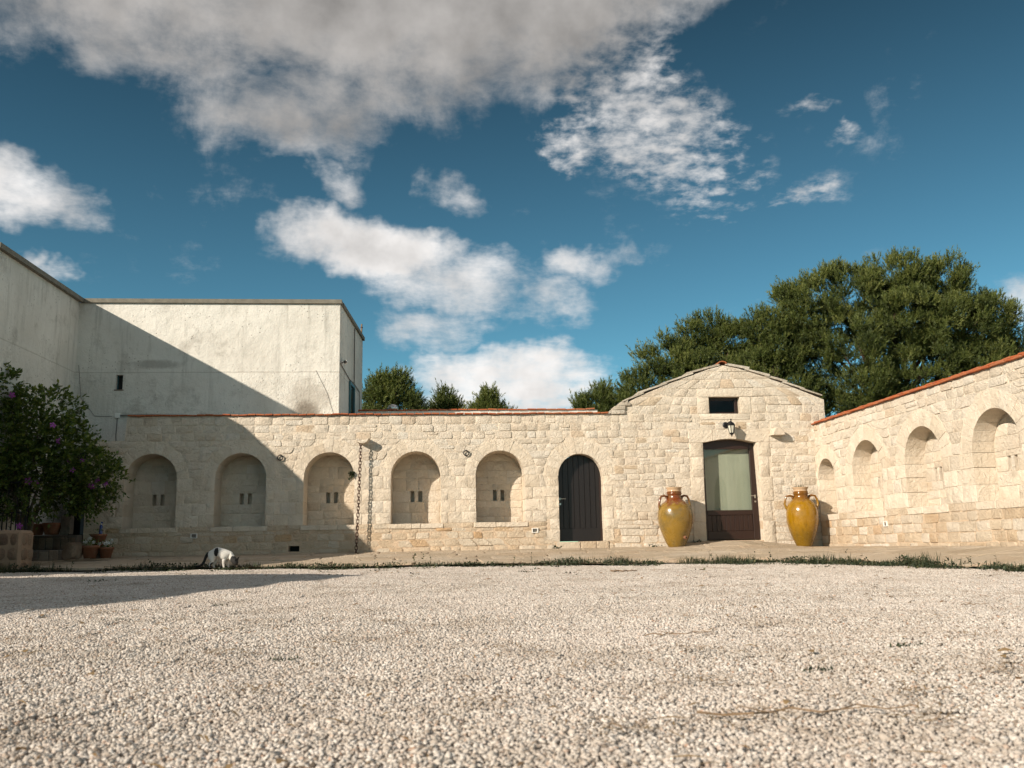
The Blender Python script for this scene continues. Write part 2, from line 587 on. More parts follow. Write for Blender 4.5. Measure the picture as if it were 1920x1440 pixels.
def glass_mat(name='window glass', tint=(0.93, 0.97, 0.92), refl=1.6):
    m, t, b = newmat(name)
    tr = t.n('ShaderNodeBsdfTransparent')
    tr.inputs[0].default_value = (*tint, 1)
    gl = t.n('ShaderNodeBsdfGlossy')
    gl.inputs['Roughness'].default_value = 0.02
    fr = t.n('ShaderNodeFresnel')
    t.put(fr.inputs[0], t.rng(t.n('ShaderNodeNewGeometry').outputs['Backfacing'], 0.0, 1.0, 1.5, 1 / 1.5))   # a thin sheet: the same from both sides
    mx = t.n('ShaderNodeMixShader')
    t.put(mx.inputs[0], t.math('MULTIPLY', fr.outputs[0], refl, clamp=True))
    t.t.links.new(tr.outputs[0], mx.inputs[1])
    t.t.links.new(gl.outputs[0], mx.inputs[2])
    t.t.links.new(mx.outputs[0], t.t.nodes['Material Output'].inputs[0])
    return m


M_GLASS = glass_mat()
M_GLASS2 = glass_mat('dark room glass', (0.75, 0.8, 0.78), 0.5)


def leaf_mat(name, c0, c1, c2, trans=0.25, rough=0.55):
    m, t, b = newmat(name)
    at = t.n('ShaderNodeAttribute', attribute_name='tone').outputs['Fac']
    c = t.ramp(at, [(0, c0), (0.5, c1), (1, c2)])
    t.put(b.inputs['Base Color'], c)
    b.inputs['Roughness'].default_value = rough
    b.inputs['Specular IOR Level'].default_value = 0.3
    tl = t.n('ShaderNodeBsdfTranslucent')
    t.put(tl.inputs[0], t.mix(1.0, c, (1.3, 1.4, 0.7), 'MULTIPLY'))
    mx = t.n('ShaderNodeMixShader')
    mx.inputs[0].default_value = trans
    t.t.links.new(b.outputs[0], mx.inputs[1])
    t.t.links.new(tl.outputs[0], mx.inputs[2])
    t.t.links.new(mx.outputs[0], t.t.nodes['Material Output'].inputs[0])
    return m


M_PINE = leaf_mat('pine needles', (0.044, 0.060, 0.018), (0.098, 0.122, 0.030), (0.195, 0.205, 0.058))
M_HIB = leaf_mat('hibiscus leaf', (0.040, 0.068, 0.018), (0.085, 0.125, 0.030), (0.20, 0.22, 0.05), 0.3, 0.4)
M_WEED = leaf_mat('weed leaf', (0.022, 0.034, 0.018), (0.042, 0.058, 0.030), (0.12, 0.11, 0.055), 0.15)
M_STRAW = leaf_mat('dry straw', (0.20, 0.13, 0.06), (0.30, 0.20, 0.10), (0.22, 0.12, 0.05), 0.1)
M_BARK = plain('pine bark', (0.10, 0.065, 0.045), 0.95, var=0.5, scale=9, bmp=0.8)
M_STEM = plain('woody stem', (0.13, 0.10, 0.07), 0.9, var=0.3, bmp=0.4)
M_PETAL = plain('purple petal', (0.30, 0.05, 0.30), 0.6, var=0.25, scale=30, bmp=0.0)
M_WPETAL = plain('white petal', (0.75, 0.73, 0.70), 0.6, var=0.06, bmp=0.0)
M_TWIG = plain('dry twig', (0.20, 0.13, 0.075), 0.9, var=0.35, bmp=0.4)

# ------------------------------------------------------------------ ground
def sstep(t):
    t = np.clip(t, 0, 1)
    return t * t * (3 - 2 * t)


def grav_z(x, y):
    """gravel yard: nearly flat, rising gently to the pavement"""
    x = np.asarray(x, float)
    y = np.asarray(y, float)
    z = sstep((y - 3) / 14) * (0.14 - 0.008 * np.clip(x, -11, 11))
    return z + 0.012 * np.sin(x * 1.3 + 0.4) * np.sin(y * 0.9) * np.clip(y / 5, 0.3, 1) + 0.009 * np.sin(x * 2.6 + 1.7 * np.sin(y * 1.1)) * np.sin(y * 2.9 + 1.3 * np.sin(x * 1.7)) + 0.004 * np.sin(x * 4.6 + y * 3.1)


EDGE = [(-11.0, 17.35), (-7, 17.25), (-4, 17.35), (-1, 17.2), (1, 17.3), (3, 17.2), (5, 16.8), (6.4, 15.9), (7.1, 14.6), (7.45, 13), (7.6, 11), (7.6, 9.5)]


def edge_y(x):
    """front edge of the pavement as y(x), for x up to 6.4"""
    xs = [e[0] for e in EDGE[:8]]
    ys = [e[1] for e in EDGE[:8]]
    return float(np.interp(x, xs, ys))


def edge_x(y):
    ys = [e[1] for e in EDGE[::-1]]
    xs = [e[0] for e in EDGE[::-1]]
    if y >= 17.2:
        return -11.0
    return float(np.interp(y, ys[:6], xs[:6])) if y < 16.8 else float(np.interp(y, [16.8, 17.2], [5.0, 3.0]))


def edge_dist(x, y):
    best = 9e9
    for (ax, ay), (bx, by) in zip(EDGE[:-1], EDGE[1:]):
        dx, dy = bx - ax, by - ay
        k = max(0, min(1, ((x - ax) * dx + (y - ay) * dy) / (dx * dx + dy * dy)))
        best = min(best, math.hypot(x - ax - k * dx, y - ay - k * dy))
    return best


def pave_z(x, y):
    """paving falls gently from the walls to the gravel"""
    de = edge_dist(x, y)
    dm = max(0.0, 21.0 - y)
    dr = max(0.0, 9.1 - x)
    dw = dm * dr / (dm + dr + 1e-6) if x > 4 else dm
    zw = 0.415 - 0.07 * min(1, max(0, (x - 6) / 3))
    ez = float(grav_z(x, min(y, 17.3))) + 0.045
    t_ = de / (de + dw + 1e-6)
    z = ez + (zw - ez) * t_
    ramp = max(0.0, 1 - abs(x - 7.02) / 1.5) * max(0.0, 1 - dm / 1.5)
    return z + 0.125 * min(1, ramp * 1.6)


def build_ground():
    m, t, b = newmat('dry earth and grass')
    wp = t.n('ShaderNodeNewGeometry').outputs['Position']
    n = t.noise(wp, 0.6, 8, 0.65)
    t.put(b.inputs['Base Color'], t.mix(n, (0.09, 0.085, 0.04), (0.20, 0.16, 0.09)))
    b.inputs['Roughness'].default_value = 1.0
    bump(t, b, t.noise(wp, 8, 6, 0.6), 0.6, 0.08)
    o = mk('ground', [(-900, -900, -0.10), (900, -900, -0.10), (900, 1500, -0.10), (-900, 1500, -0.10)], [(0, 1, 2, 3)], m)
    o['kind'] = 'structure'
    # gravel bed under the loose stones
    mg, t, b = newmat('gravel bed')
    wp = t.n('ShaderNodeNewGeometry').outputs['Position']
    v = t.n('ShaderNodeTexVoronoi')
    t.put(v.inputs['Vector'], wp)
    v.inputs['Scale'].default_value = 46
    tone = t.n('ShaderNodeSeparateColor')
    t.put(tone.inputs[0], v.outputs['Color'])
    c = t.ramp(tone.outputs[0], [(0, (0.25, 0.215, 0.18)), (0.4, (0.36, 0.32, 0.28)), (1, (0.48, 0.44, 0.40))])
    dirt = t.rng(t.noise(wp, 1.1, 6, 0.65), 0.5, 0.72)
    c = t.mix(t.math('MULTIPLY', dirt, 0.4), c, (0.24, 0.18, 0.12))
    t.put(b.inputs['Base Color'], c)
    b.inputs['Roughness'].default_value = 0.95
    bump(t, b, t.math('SUBTRACT', 1.0, v.outputs['Distance']), 0.9, 0.02)
    xs = np.arange(-22, 13.01, 0.5)
    ys = np.concatenate([np.arange(-12, 1, 1.0), np.arange(1, 22, 0.35)])
    vv = [(x, y, float(grav_z(x, y)) - 0.012) for y in ys for x in xs]
    nx = len(xs)
    ff = [(j * nx + i, j * nx + i + 1, (j + 1) * nx + i + 1, (j + 1) * nx + i) for j in range(len(ys) - 1) for i in range(nx - 1)]
    o = mk('gravel_yard', vv, ff, mg, smooth=True)
    o['kind'] = 'structure'


build_ground()


def build_pavement():
    root = empty('pavement', (0, 19, 0.3))
    root['kind'] = 'structure'
    off = Vector((0, -19, -0.3))
    # bedding sheet
    mb = MB()
    ys = np.arange(9.4, 22.31, 0.3)
    for y0, y1 in zip(ys[:-1], ys[1:]):
        xa = max(edge_x(y0), edge_x(y1)) + 0.02
        if y1 > 17.2:
            xa = -11.0
        xs = np.linspace(xa, 9.2, max(2, int((9.2 - xa) / 0.4)))
        for x0, x1 in zip(xs[:-1], xs[1:]):
            if y0 > 17 and y0 < edge_y(min((x0 + x1) / 2, 6.4)) - 0.05 and x1 < 5:
                continue
            mb.add([Vector((x, y, pave_z(x, min(y, 21.0)) - 0.012)) + off for x, y in ((x0, y0), (x1, y0), (x1, y1), (x0, y1))], [(0, 1, 2, 3)])
    mb.build('bedding', M_MORTAR, root)
    rng = random.Random(3)
    y = 21.02
    n = 0
    while y > 9.8:
        d = rng.uniform(0.42, 0.60) if y > 17.5 else rng.uniform(0.5, 0.75)
        y1 = y - d
        if y1 < 17.2:
            xa = edge_x(max(y1, 9.6)) + 0.02
        else:
            xa = -9.2
        x = xa + rng.uniform(0, 0.1)
        xend = 9.08
        while x < xend - 0.15:
            w = rng.uniform(0.45, 0.95)
            if x + w > xend - 0.25:
                w = xend - x
            ja, jb = rng.uniform(-.05, .05), rng.uniform(-.05, .05)
            q = [(x + ja, y1), (x + w + jb, y1), (x + w - jb, y), (x - ja, y)]
            if y1 >= 17.0 and q[0][0] < 6:
                ey = edge_y(min(x + w / 2, 6.4))
                q = [(a, max(bb, ey + rng.uniform(-.05, .05))) for a, bb in q]
            if abs(q[3][1] - q[0][1]) > 0.12:
                g = 0.016
                cx = sum(a for a, _ in q) / 4
                cy = sum(bb for _, bb in q) / 4
                lift = 0.010 + rng.uniform(0, 0.016)
                tilt = rng.uniform(-.01, .01)
                outer = [(a + (g if a < cx else -g), bb + (g if bb < cy else -g)) for a, bb in q]
                inner = [(a + (.02 if a < cx else -.02), bb + (.02 if bb < cy else -.02)) for a, bb in outer]
                v = [Vector((a, bb, pave_z(a, min(bb, 21)) - 0.03)) + off for a, bb in outer]
                v += [Vector((a, bb, pave_z(a, min(bb, 21)) + lift - .007)) + off for a, bb in outer]
                v += [Vector((a, bb, pave_z(a, min(bb, 21)) + lift + tilt * (a - cx))) + off for a, bb in inner]
                f = []
                for r0 in (0, 4):
                    for k in range(4):
                        f.append((r0 + k, r0 + (k + 1) % 4, r0 + 4 + (k + 1) % 4, r0 + 4 + k))
                f.append((8, 9, 10, 11))
                mk('paving_slab', v, f, M_PAVE, root)
                n += 1
            x += w
        y = y1


build_pavement()

# ------------------------------------------------------------------ masonry
def stone_poly(poly, gap, rng, cut=0.022):
    """shrink a convex polygon by the joint, cut its corners unevenly"""
    n = len(poly)
    cx = sum(q[0] for q in poly) / n
    cz = sum(q[1] for q in poly) / n
    P = []
    for (a, b) in poly:
        da, db = cx - a, cz - b
        l = math.hypot(da, db) + 1e-9
        sx = gap * (1 if da > 0 else -1)
        sz = gap * (1 if db > 0 else -1)
        P.append((a + sx + rng.uniform(-1, 1) * .006, b + sz + rng.uniform(-1, 1) * .006))
    out = []
    for i in range(n):
        p0, p1, p2 = P[i - 1], P[i], P[(i + 1) % n]
        for pa in (p0, p2):
            L = math.hypot(pa[0] - p1[0], pa[1] - p1[1]) + 1e-9
            c = min(cut * rng.uniform(0.3, 1.6), L * 0.3)
            out.append((p1[0] + (pa[0] - p1[0]) / L * c, p1[1] + (pa[1] - p1[1]) / L * c))
    return out


def ring_block(out, proud, back, bev, rng, bulge=0.006, tilt=0.004):
    """front of a stone standing proud of the wall (local y is depth into the wall)"""
    n = len(out)
    cx = sum(q[0] for q in out) / n
    cz = sum(q[1] for q in out) / n
    ta, tb = rng.uniform(-1, 1) * tilt, rng.uniform(-1, 1) * tilt
    v = [(a, back, b) for a, b in out]
    v += [(a, -proud + bev * 0.9 + rng.uniform(-.002, .002), b) for a, b in out]
    ins = []
    for a, b in out:
        L = math.hypot(cx - a, cz - b) + 1e-9
        k = min(bev * 1.3, L * .3)
        ins.append((a + (cx - a) / L * k, b + (cz - b) / L * k))
    for a, b in ins:
        v.append((a, -proud - ta * (a - cx) * 8 - tb * (b - cz) * 8 + rng.uniform(-1, 1) * bulge * .5, b))
    v.append((cx + rng.uniform(-.02, .02), -proud - bulge * rng.uniform(0, 1.4), cz + rng.uniform(-.01, .01)))
    f = []
    for r0 in (0, n):
        for k in range(n):
            f.append((r0 + k, r0 + (k + 1) % n, r0 + n + (k + 1) % n, r0 + n + k))
    for k in range(n):
        f.append((2 * n + k, 2 * n + (k + 1) % n, 3 * n))
    return v, f


def add_stone(name, poly, mat, parent, rng, gap=0.009, proud=0.012, back=0.04, bev=0.010, cut=0.022, bulge=0.007, tilt=0.004):
    o_ = stone_poly(poly, gap, rng, cut)
    v, f = ring_block(o_, proud, back, bev, rng, bulge, tilt)
    o = mk(name, v, f, mat, parent)
    o.data.polygons.foreach_set('use_smooth', [True] * len(f))
    try:
        o.data.set_sharp_from_angle(angle=R(38))
    except Exception:
        pass
    return o


def rows_between(keys, hmin, hmax, rng):
    out = [keys[0]]
    for a, b in zip(keys[:-1], keys[1:]):
        n = max(1, round((b - a) / rng.uniform(hmin, hmax)))
        cuts = sorted(a + (b - a) * (k + rng.uniform(-.16, .16)) / n for k in range(1, n))
        out += cuts + [b]
    return out


def fill_rows(zs, left, right, obst, wmin, wmax, rng, split=0.0):
    """quads of a coursed wall; obst: functions z -> (l, r) or None"""
    quads = []
    for ri, (z0, z1) in enumerate(zip(zs[:-1], zs[1:])):
        e = (z1 - z0) * 0.04
        cuts = []
        for ob in obst:
            s0, s1, sm = ob(z0 + e), ob(z1 - e), ob((z0 + z1) / 2)
            if s0 is None and s1 is None and sm is None:
                continue
            ref = sm or s0 or s1
            s0 = s0 or ref
            s1 = s1 or ref
            cuts.append((s0, s1))
        cuts.sort(key=lambda c: c[0][0] + c[1][0])
        segs = []
        la = (left(z0, ri), left(z1, ri))
        for s0, s1 in cuts:
            segs.append((la, (s0[0], s1[0])))
            la = (s0[1], s1[1])
        segs.append((la, (right(z0, ri), right(z1, ri))))
        for (a0, a1), (b0, b1) in segs:
            w0, w1 = b0 - a0, b1 - a1
            if max(w0, w1) < 0.07:
                continue
            if min(w0, w1) < 0.02:
                mid = (a0 + b0) / 2 if w0 < w1 else (a1 + b1) / 2
                if w0 < w1:
                    a0, b0 = mid - .015, mid + .015
                else:
                    a1, b1 = mid - .015, mid + .015
            L = (b0 - a0 + b1 - a1) / 2
            # widths
            ws = []
            rem = L
            while rem > wmax * 1.15:
                w = rng.uniform(wmin, wmax)
                w = min(w, rem - wmin * 0.8)
                ws.append(w)
                rem -= w
            ws.append(rem)
            rng.shuffle(ws)
            acc = 0
            for w in ws:
                t0, t1 = acc / L, (acc + w) / L
                acc += w
                q = [(a0 + (b0 - a0) * t0, z0), (a0 + (b0 - a0) * t1, z0), (a1 + (b1 - a1) * t1, z1), (a1 + (b1 - a1) * t0, z1)]
                j = rng.uniform(-.012, .012)
                if 0.02 < t0:
                    pass
                if rng.random() < split and z1 - z0 > 0.15 and w < 0.5:
                    zm = z0 + (z1 - z0) * rng.uniform(.38, .62)
                    k = (zm - z0) / (z1 - z0)
                    ml = (q[0][0] + (q[3][0] - q[0][0]) * k, zm)
                    mr = (q[1][0] + (q[2][0] - q[1][0]) * k, zm)
                    quads.append([q[0], q[1], mr, ml])
                    quads.append([ml, mr, q[2], q[3]])
                else:
                    quads.append(q)
    return quads


def wob(poly, amp=0.010):
    return [(a + .6 * amp * math.sin(b * 9 + a * 2.1), b + amp * math.sin(a * 1.9 + b * 1.3) + amp * .6 * math.sin(a * 4.7 + 1.1)) for a, b in poly]


def tess(loops):
    """triangulate outline with holes, in (u, z)"""
    pl = [[Vector((a, b, 0)) for a, b in lp] for lp in loops]
    tr = tessellate_polygon(pl)
    flat = [q for lp in loops for q in lp]
    return flat, tr


def face_front(flat, tr, y):
    """faces looking to -y"""
    v = [(a, y, b) for a, b in flat]
    f = []
    for t3 in tr:
        a, b, c = (flat[i] for i in t3)
        s = (b[0] - a[0]) * (c[1] - a[1]) - (b[1] - a[1]) * (c[0] - a[0])
        f.append(tuple(t3) if s > 0 else tuple(reversed(t3)))
    return v, f


def arch_loop(c, hw, z0, zs, n=18):
    """outline of an arched opening, half width hw, springing at zs (semicircle)"""
    pts = [(c - hw, z0), (c + hw, z0)]
    for k in range(n + 1):
        a = math.pi * k / n
        pts.append((c + hw * math.cos(a), zs + hw * math.sin(a)))
    return pts


def tunnel(mb, loop, y0, y1):
    """inner faces of an opening"""
    n = len(loop)
    v = [(a, y0, b) for a, b in loop] + [(a, y1, b) for a, b in loop]
    f = [(k, n + k, n + (k + 1) % n, (k + 1) % n) for k in range(n)]
    mb.add(v, f)


def arch_stones(parent, c, hw, z0, zs, depth, rng, nvo=11, vlen=0.28, jw=(0.20, 0.34), niche=True, jrows=None):
    """jamb blocks and voussoirs through the full depth of the opening"""
    zsj = jrows
    for s in (-1, 1):
        for k, (a, b) in enumerate(zip(zsj[:-1], zsj[1:])):
            w = jw[0] if (k + (s > 0)) % 2 else jw[1]
            u0, u1 = c + s * hw, c + s * (hw + w)
            poly = [(min(u0, u1), a), (max(u0, u1), a), (max(u0, u1), b), (min(u0, u1), b)]
            add_stone('jamb_stone', poly, M_BLOCK, parent, rng, gap=0.0015, proud=0.004 + rng.uniform(0, .006), back=depth, bev=0.003, cut=0.005, bulge=0.003, tilt=0.002)
    tot = math.pi
    angs = [0]
    ws = [rng.uniform(.8, 1.2) for _ in range(nvo)]
    for w in ws:
        angs.append(angs[-1] + w / sum(ws) * tot)
    for a, b in zip(angs[:-1], angs[1:]):
        L = vlen * (1 + rng.uniform(-.30, .14))
        g = 0.002
        def P(r, th):
            return (c + r * math.cos(th), zs + r * math.sin(th))
        m_ = (a + b) / 2
        pa, pb = a + g / hw, b - g / hw
        out = [P(hw, pa), P(hw + L, a + g / (hw + L)), P(hw + L * 1.03, m_), P(hw + L, b - g / (hw + L)), P(hw, pb), P(hw, m_)]
        v, f = ring_block(out, 0.003 + rng.uniform(0, .007), depth, 0.003, rng, 0.003, 0.002)
        o = mk('voussoir', v, f, M_BLOCK, parent)
        o.data.polygons.foreach_set('use_smooth', [True] * len(f))
        o.data.set_sharp_from_angle(angle=R(30))


def niche_back(parent, c, hw, z0, zs, depth, rng, slots=True, soff=0.0):
    loop = arch_loop(c, hw + 0.03, z0 - 0.02, zs, 14)
    holes = []
    sl = []
    if slots:
        for s in (-1, 1):
            uc = c + soff + s * 0.09
            sl.append((uc - 0.043, uc + 0.043, 1.57, 1.82))
            holes.append([(uc - 0.043, 1.57), (uc + 0.043, 1.57), (uc + 0.043, 1.82), (uc - 0.043, 1.82)])
    flat, tr = tess([loop] + holes)
    v, f = face_front(flat, tr, depth)
    nb = mk('niche_back', v, f, M_MORTAR, parent)
    for (a, b, z_, zz) in sl:
        mb = MB()
        y0, y1 = depth - 0.008, depth + 0.16
        tunnel(mb, [(a, z_), (b, z_), (b, zz), (a, zz)], y0, y1)
        mb.add([(a, y1, z_), (b, y1, z_), (b, y1, zz), (a, y1, zz)], [(0, 1, 2, 3)])
        mb.build('slot', M_BLOCK, nb)
    zrows = rows_between([z0, 1.57, 1.82, zs, zs + hw * 0.97], 0.17, 0.27, rng)

    def L(z, ri):
        return c - (hw if z <= zs else math.sqrt(max(0, hw * hw - (z - zs) ** 2))) + 0.004

    def Rr(z, ri):
        return 2 * c - L(z, ri)
    obs = [(lambda z, a=a, b=b: (a - .002, b + .002) if 1.57 < z < 1.82 else None) for a, b, _, _ in sl]
    for q in fill_rows(zrows, L, Rr, obs, 0.24, 0.5, rng):
        o_ = stone_poly(q, 0.005, rng, 0.012)
        vv, ff = ring_block([(a, b) for a, b in o_], 0.008, 0.02, 0.006, rng, 0.006, 0.003)
        vv = [(a, y + depth, b) for a, y, b in vv]
        o = mk('stone', vv, ff, M_STONE if rng.random() < .5 else M_BLOCK, nb)
        o.data.polygons.foreach_set('use_smooth', [True] * len(ff))
        o.data.set_sharp_from_angle(angle=R(38))


def coping_tiles(parent, u0, u1, z, rng, tw=0.17, y0=-0.07, y1=0.30, slope=0.06, layers=1, name='coping_tile'):
    mb = MB()
    mb.box(-tw / 2 * .94, tw / 2 * .94, 0, y1 - y0, 0, 0.034, 0.009)
    me = bpy.data.meshes.new(name)
    me.from_pydata(mb.v, [], mb.f)
    me.materials.append(M_TILE)
    me.update()
    for ly in range(layers):
        u = u0 + (tw / 2 if ly == 0 else tw)
        while u < u1 - tw * .3:
            share(name, me, parent, (u, y0 + ly * 0.035 + rng.uniform(-.012, .012), z + ly * 0.034 + rng.uniform(-.004, .009)), (slope + rng.uniform(-.02, .02), rng.uniform(-.05, .05), rng.uniform(-.04, .04)))
            u += tw


rm = random.Random(21)
ROWS = [0.33, 0.52, 0.69, 0.85] + [0.94, 1.05] + [1.30, 1.57, 1.84, 2.13] + [2.33, 2.50, 2.68, 2.84, 2.98] + [3.15, 3.33, 3.53]
SEAM = [4.25 + rm.uniform(-.16, .16) for _ in range(40)]
NICHE_C = [-6.33, -4.36, -2.385, -0.42, 1.525]
HW, ZS, Z0 = 0.567, 2.13, 1.05
WALL_T = 0.40


def build_main_wall():
    root = empty('niche_wall', (0, 21.0, 0))
    tag(root, 'long pale limestone wall with five arched niches and terracotta coping', 'wall')
    rng = random.Random(5)
    D = 0.65
    # mortar core with openings
    door_loop = arch_loop(3.40, 0.535, 0.57, 2.085, 18)
    outer = [(-7.72, 0.2), (4.25, 0.2), (4.25, 3.55), (-6.92, 3.55), (-6.95, 3.0), (-7.72, 2.98)]
    loops = [arch_loop(c, HW + 0.016, Z0 - 0.005, ZS, 18) for c in NICHE_C]
    vent = [(-3.26, 0.47), (-3.02, 0.47), (-3.02, 0.595), (-3.26, 0.595)]
    flat, tr = tess([outer] + loops + [door_loop, vent])
    v, f = face_front(flat, tr, 0.0)
    mb = MB()
    mb.add(v, f)
    for lp in loops:
        tunnel(mb, lp, 0, D)
    tunnel(mb, door_loop, 0, 0.7)
    tunnel(mb, vent, 0, 0.3)
    # left end and top
    n = len(outer)
    for k in (2, 3, 4, 5):
        a, b = outer[k], outer[(k + 1) % n]
        mb.add([(a[0], 0, a[1]), (b[0], 0, b[1]), (b[0], 1.25, b[1]), (a[0], 1.25, a[1])], [(0, 3, 2, 1)])
    mb.build('mortar_core', M_MORTAR, root)
    MB().box(-3.28, -3.0, 0.26, 0.3, 0.45, 0.61).build('vent_recess', M_DARK, root)
    # door arch and niches
    jr = [1.05, 1.30, 1.57, 1.84, 2.13]
    for c in NICHE_C:
        arch_stones(root, c, HW, Z0, ZS, D, rng, nvo=rng.choice([10, 11, 12]), vlen=0.27, jw=(0.17, 0.34), jrows=jr)
        niche_back(root, c, HW, Z0, ZS, D, rng)
        # sill of three stones
        cuts = [c - HW - .06, c - HW / 3 + rng.uniform(-.1, .1), c + HW / 3 + rng.uniform(-.1, .1), c + HW + .06]
        for a, b in zip(cuts[:-1], cuts[1:]):
            o_ = stone_poly([(a, 0.935), (b, 0.935), (b, 1.05), (a, 1.05)], 0.004, rng, 0.008)
            vv, ff = ring_block(o_, 0.022 + rng.uniform(0, .008), D, 0.008, rng, 0.003, 0.001)
            mk('sill_stone', vv, ff, M_BLOCK, root)
    djr = [0.585, 0.85, 1.10, 1.36, 1.62, 1.86, 2.085]
    arch_stones(root, 3.40, 0.52, 0.58, 2.085, 0.32, rng, nvo=11, vlen=0.36, jw=(0.22, 0.38), jrows=djr)
    # threshold
    for a, b in ((2.80, 3.35), (3.35, 3.72), (3.72, 4.02)):
        o_ = stone_poly([(a, 0.36), (b, 0.36), (b, 0.583), (a, 0.583)], 0.004, rng, 0.01)
        vv, ff = ring_block(o_, 0.03, 0.6, 0.01, rng, 0.004, 0.001)
        mk('threshold_stone', vv, ff, M_PLINTH, root)

    def extr(c, hw, vl, zs, z0, jrows, jw, z):
        if z < z0:
            return None
        if z <= zs:
            k = 0
            while k < len(jrows) - 2 and z > jrows[k + 1]:
                k += 1
            wl = jw[0] if k % 2 else jw[1]
            wr = jw[0] if (k + 1) % 2 else jw[1]
            return (c - hw - wl, c + hw + wr)
        r = hw + vl
        if z >= zs + r:
            return None
        w = math.sqrt(r * r - (z - zs) ** 2)
        return (c - w, c + w)
    obs = [(lambda z, c=c: extr(c, HW, 0.275, ZS, 1.05, jr, (0.17, 0.34), z) if z > 1.05 else ((c - HW - .06, c + HW + .06) if z > 0.94 else None)) for c in NICHE_C]

    def dob(z):
        if z < 0.585:
            return (2.80, 4.02)
        if z < 2.085:
            return (3.40 - 0.52 - 0.30, 3.40 + 0.52 + 0.30)
        return extr(3.40, 0.52, 0.365, 2.085, 2.085, djr, (0.3, 0.3), z)
    obs.append(dob)

    def left(z, ri):
        return -7.70 if z < 2.985 else (-6.9 if z > 3.0 else -7.7)

    def right(z, ri):
        return SEAM[ri]
    vob = lambda z: (-3.27, -3.01) if 0.44 < z < 0.60 else None
    groups = [(ROWS[:4], 'plinth_stone', M_PLINTH, 0.20, 0.42, 0.013, 0.0, 0), (ROWS[3:6], 'plinth_stone', M_PLINTH, 0.24, 0.46, 0.011, 0.0, 3),
              (ROWS[5:10], 'pier_stone', M_BLOCK, 0.30, 0.55, 0.010, 0.0, 5), (ROWS[9:15], 'stone', M_STONE, 0.17, 0.40, 0.011, 0.08, 9), (ROWS[14:], 'stone', M_STONE, 0.19, 0.44, 0.011, 0.14, 14)]
    for zs, nm, mat, wa, wb, pr, sp, r0 in groups:
        ob = obs + ([vob] if r0 == 0 else [])
        lf = lambda z, ri, r0=r0: left(z, ri)
        if r0 == 14:
            lf = lambda z, ri: -6.9
        rf = lambda z, ri, r0=r0: SEAM[ri + r0]
        for q in fill_rows(zs, lf, rf, ob, wa, wb, rng, sp):
            big = nm == 'pier_stone'
            q = q if big else wob(q, 0.007)
            gap = rng.uniform(.004, .012) if nm == 'plinth_stone' else rng.uniform(.002, .007)
            mt = mat
            if big and rng.random() < .35:
                mt = M_STONE
            add_stone(nm, q, mt, root, rng, gap=gap, proud=.002 + 1.4 * pr * rng.random() ** 2, bev=0.004 if big else 0.006, cut=0.010 if big else 0.030, bulge=0.003 if big else 0.010, tilt=0.002 if big else 0.005)
    coping_tiles(root, -6.9, 4.22, 3.545, rng, tw=0.19)
    # stone waterspout: a half-round gutter stone
    sp = MB()
    prof = []
    for k in range(9):
        a = math.pi + math.pi * k / 8
        prof.append((0.16 * math.cos(a), 0.125 * math.sin(a)))
    inner = [(0.10 * math.cos(math.pi + math.pi * k / 8), 0.07 * math.sin(math.pi + math.pi * k / 8)) for k in range(9)][::-1]
    loop = prof + inner
    n = len(loop)
    rows_ = [(0.10, 1.0, 0.0), (-0.14, 1.0, 0.0), (-0.22, 0.94, -0.004), (-0.245, 0.82, -0.012)]
    vv = [(a * s, y, b * s + dz) for y, s, dz in rows_ for a, b in loop]
    ff = [(i * n + k, i * n + (k + 1) % n, (i + 1) * n + (k + 1) % n, (i + 1) * n + k) for i in range(3) for k in range(n)]
    ff.append(tuple(3 * n + k for k in range(n)))
    o = mk('water_spout', vv, ff, M_BLOCK, root, smooth=True, loc=(-1.63, 0, 2.985))
    autosmooth(o, 50)
    return root


main_wall = build_main_wall()

# gable house -------------------------------------------------------
RAKE_L = [(4.25, 3.56), (4.50, 3.80), (4.85, 3.98), (5.30, 4.16), (5.75, 4.35), (6.25, 4.52), (6.65, 4.66), (6.96, 4.74)]
RAKE_R = [(6.96, 4.74), (7.35, 4.66), (7.85, 4.49), (8.35, 4.32), (8.85, 4.12), (9.30, 3.94)]


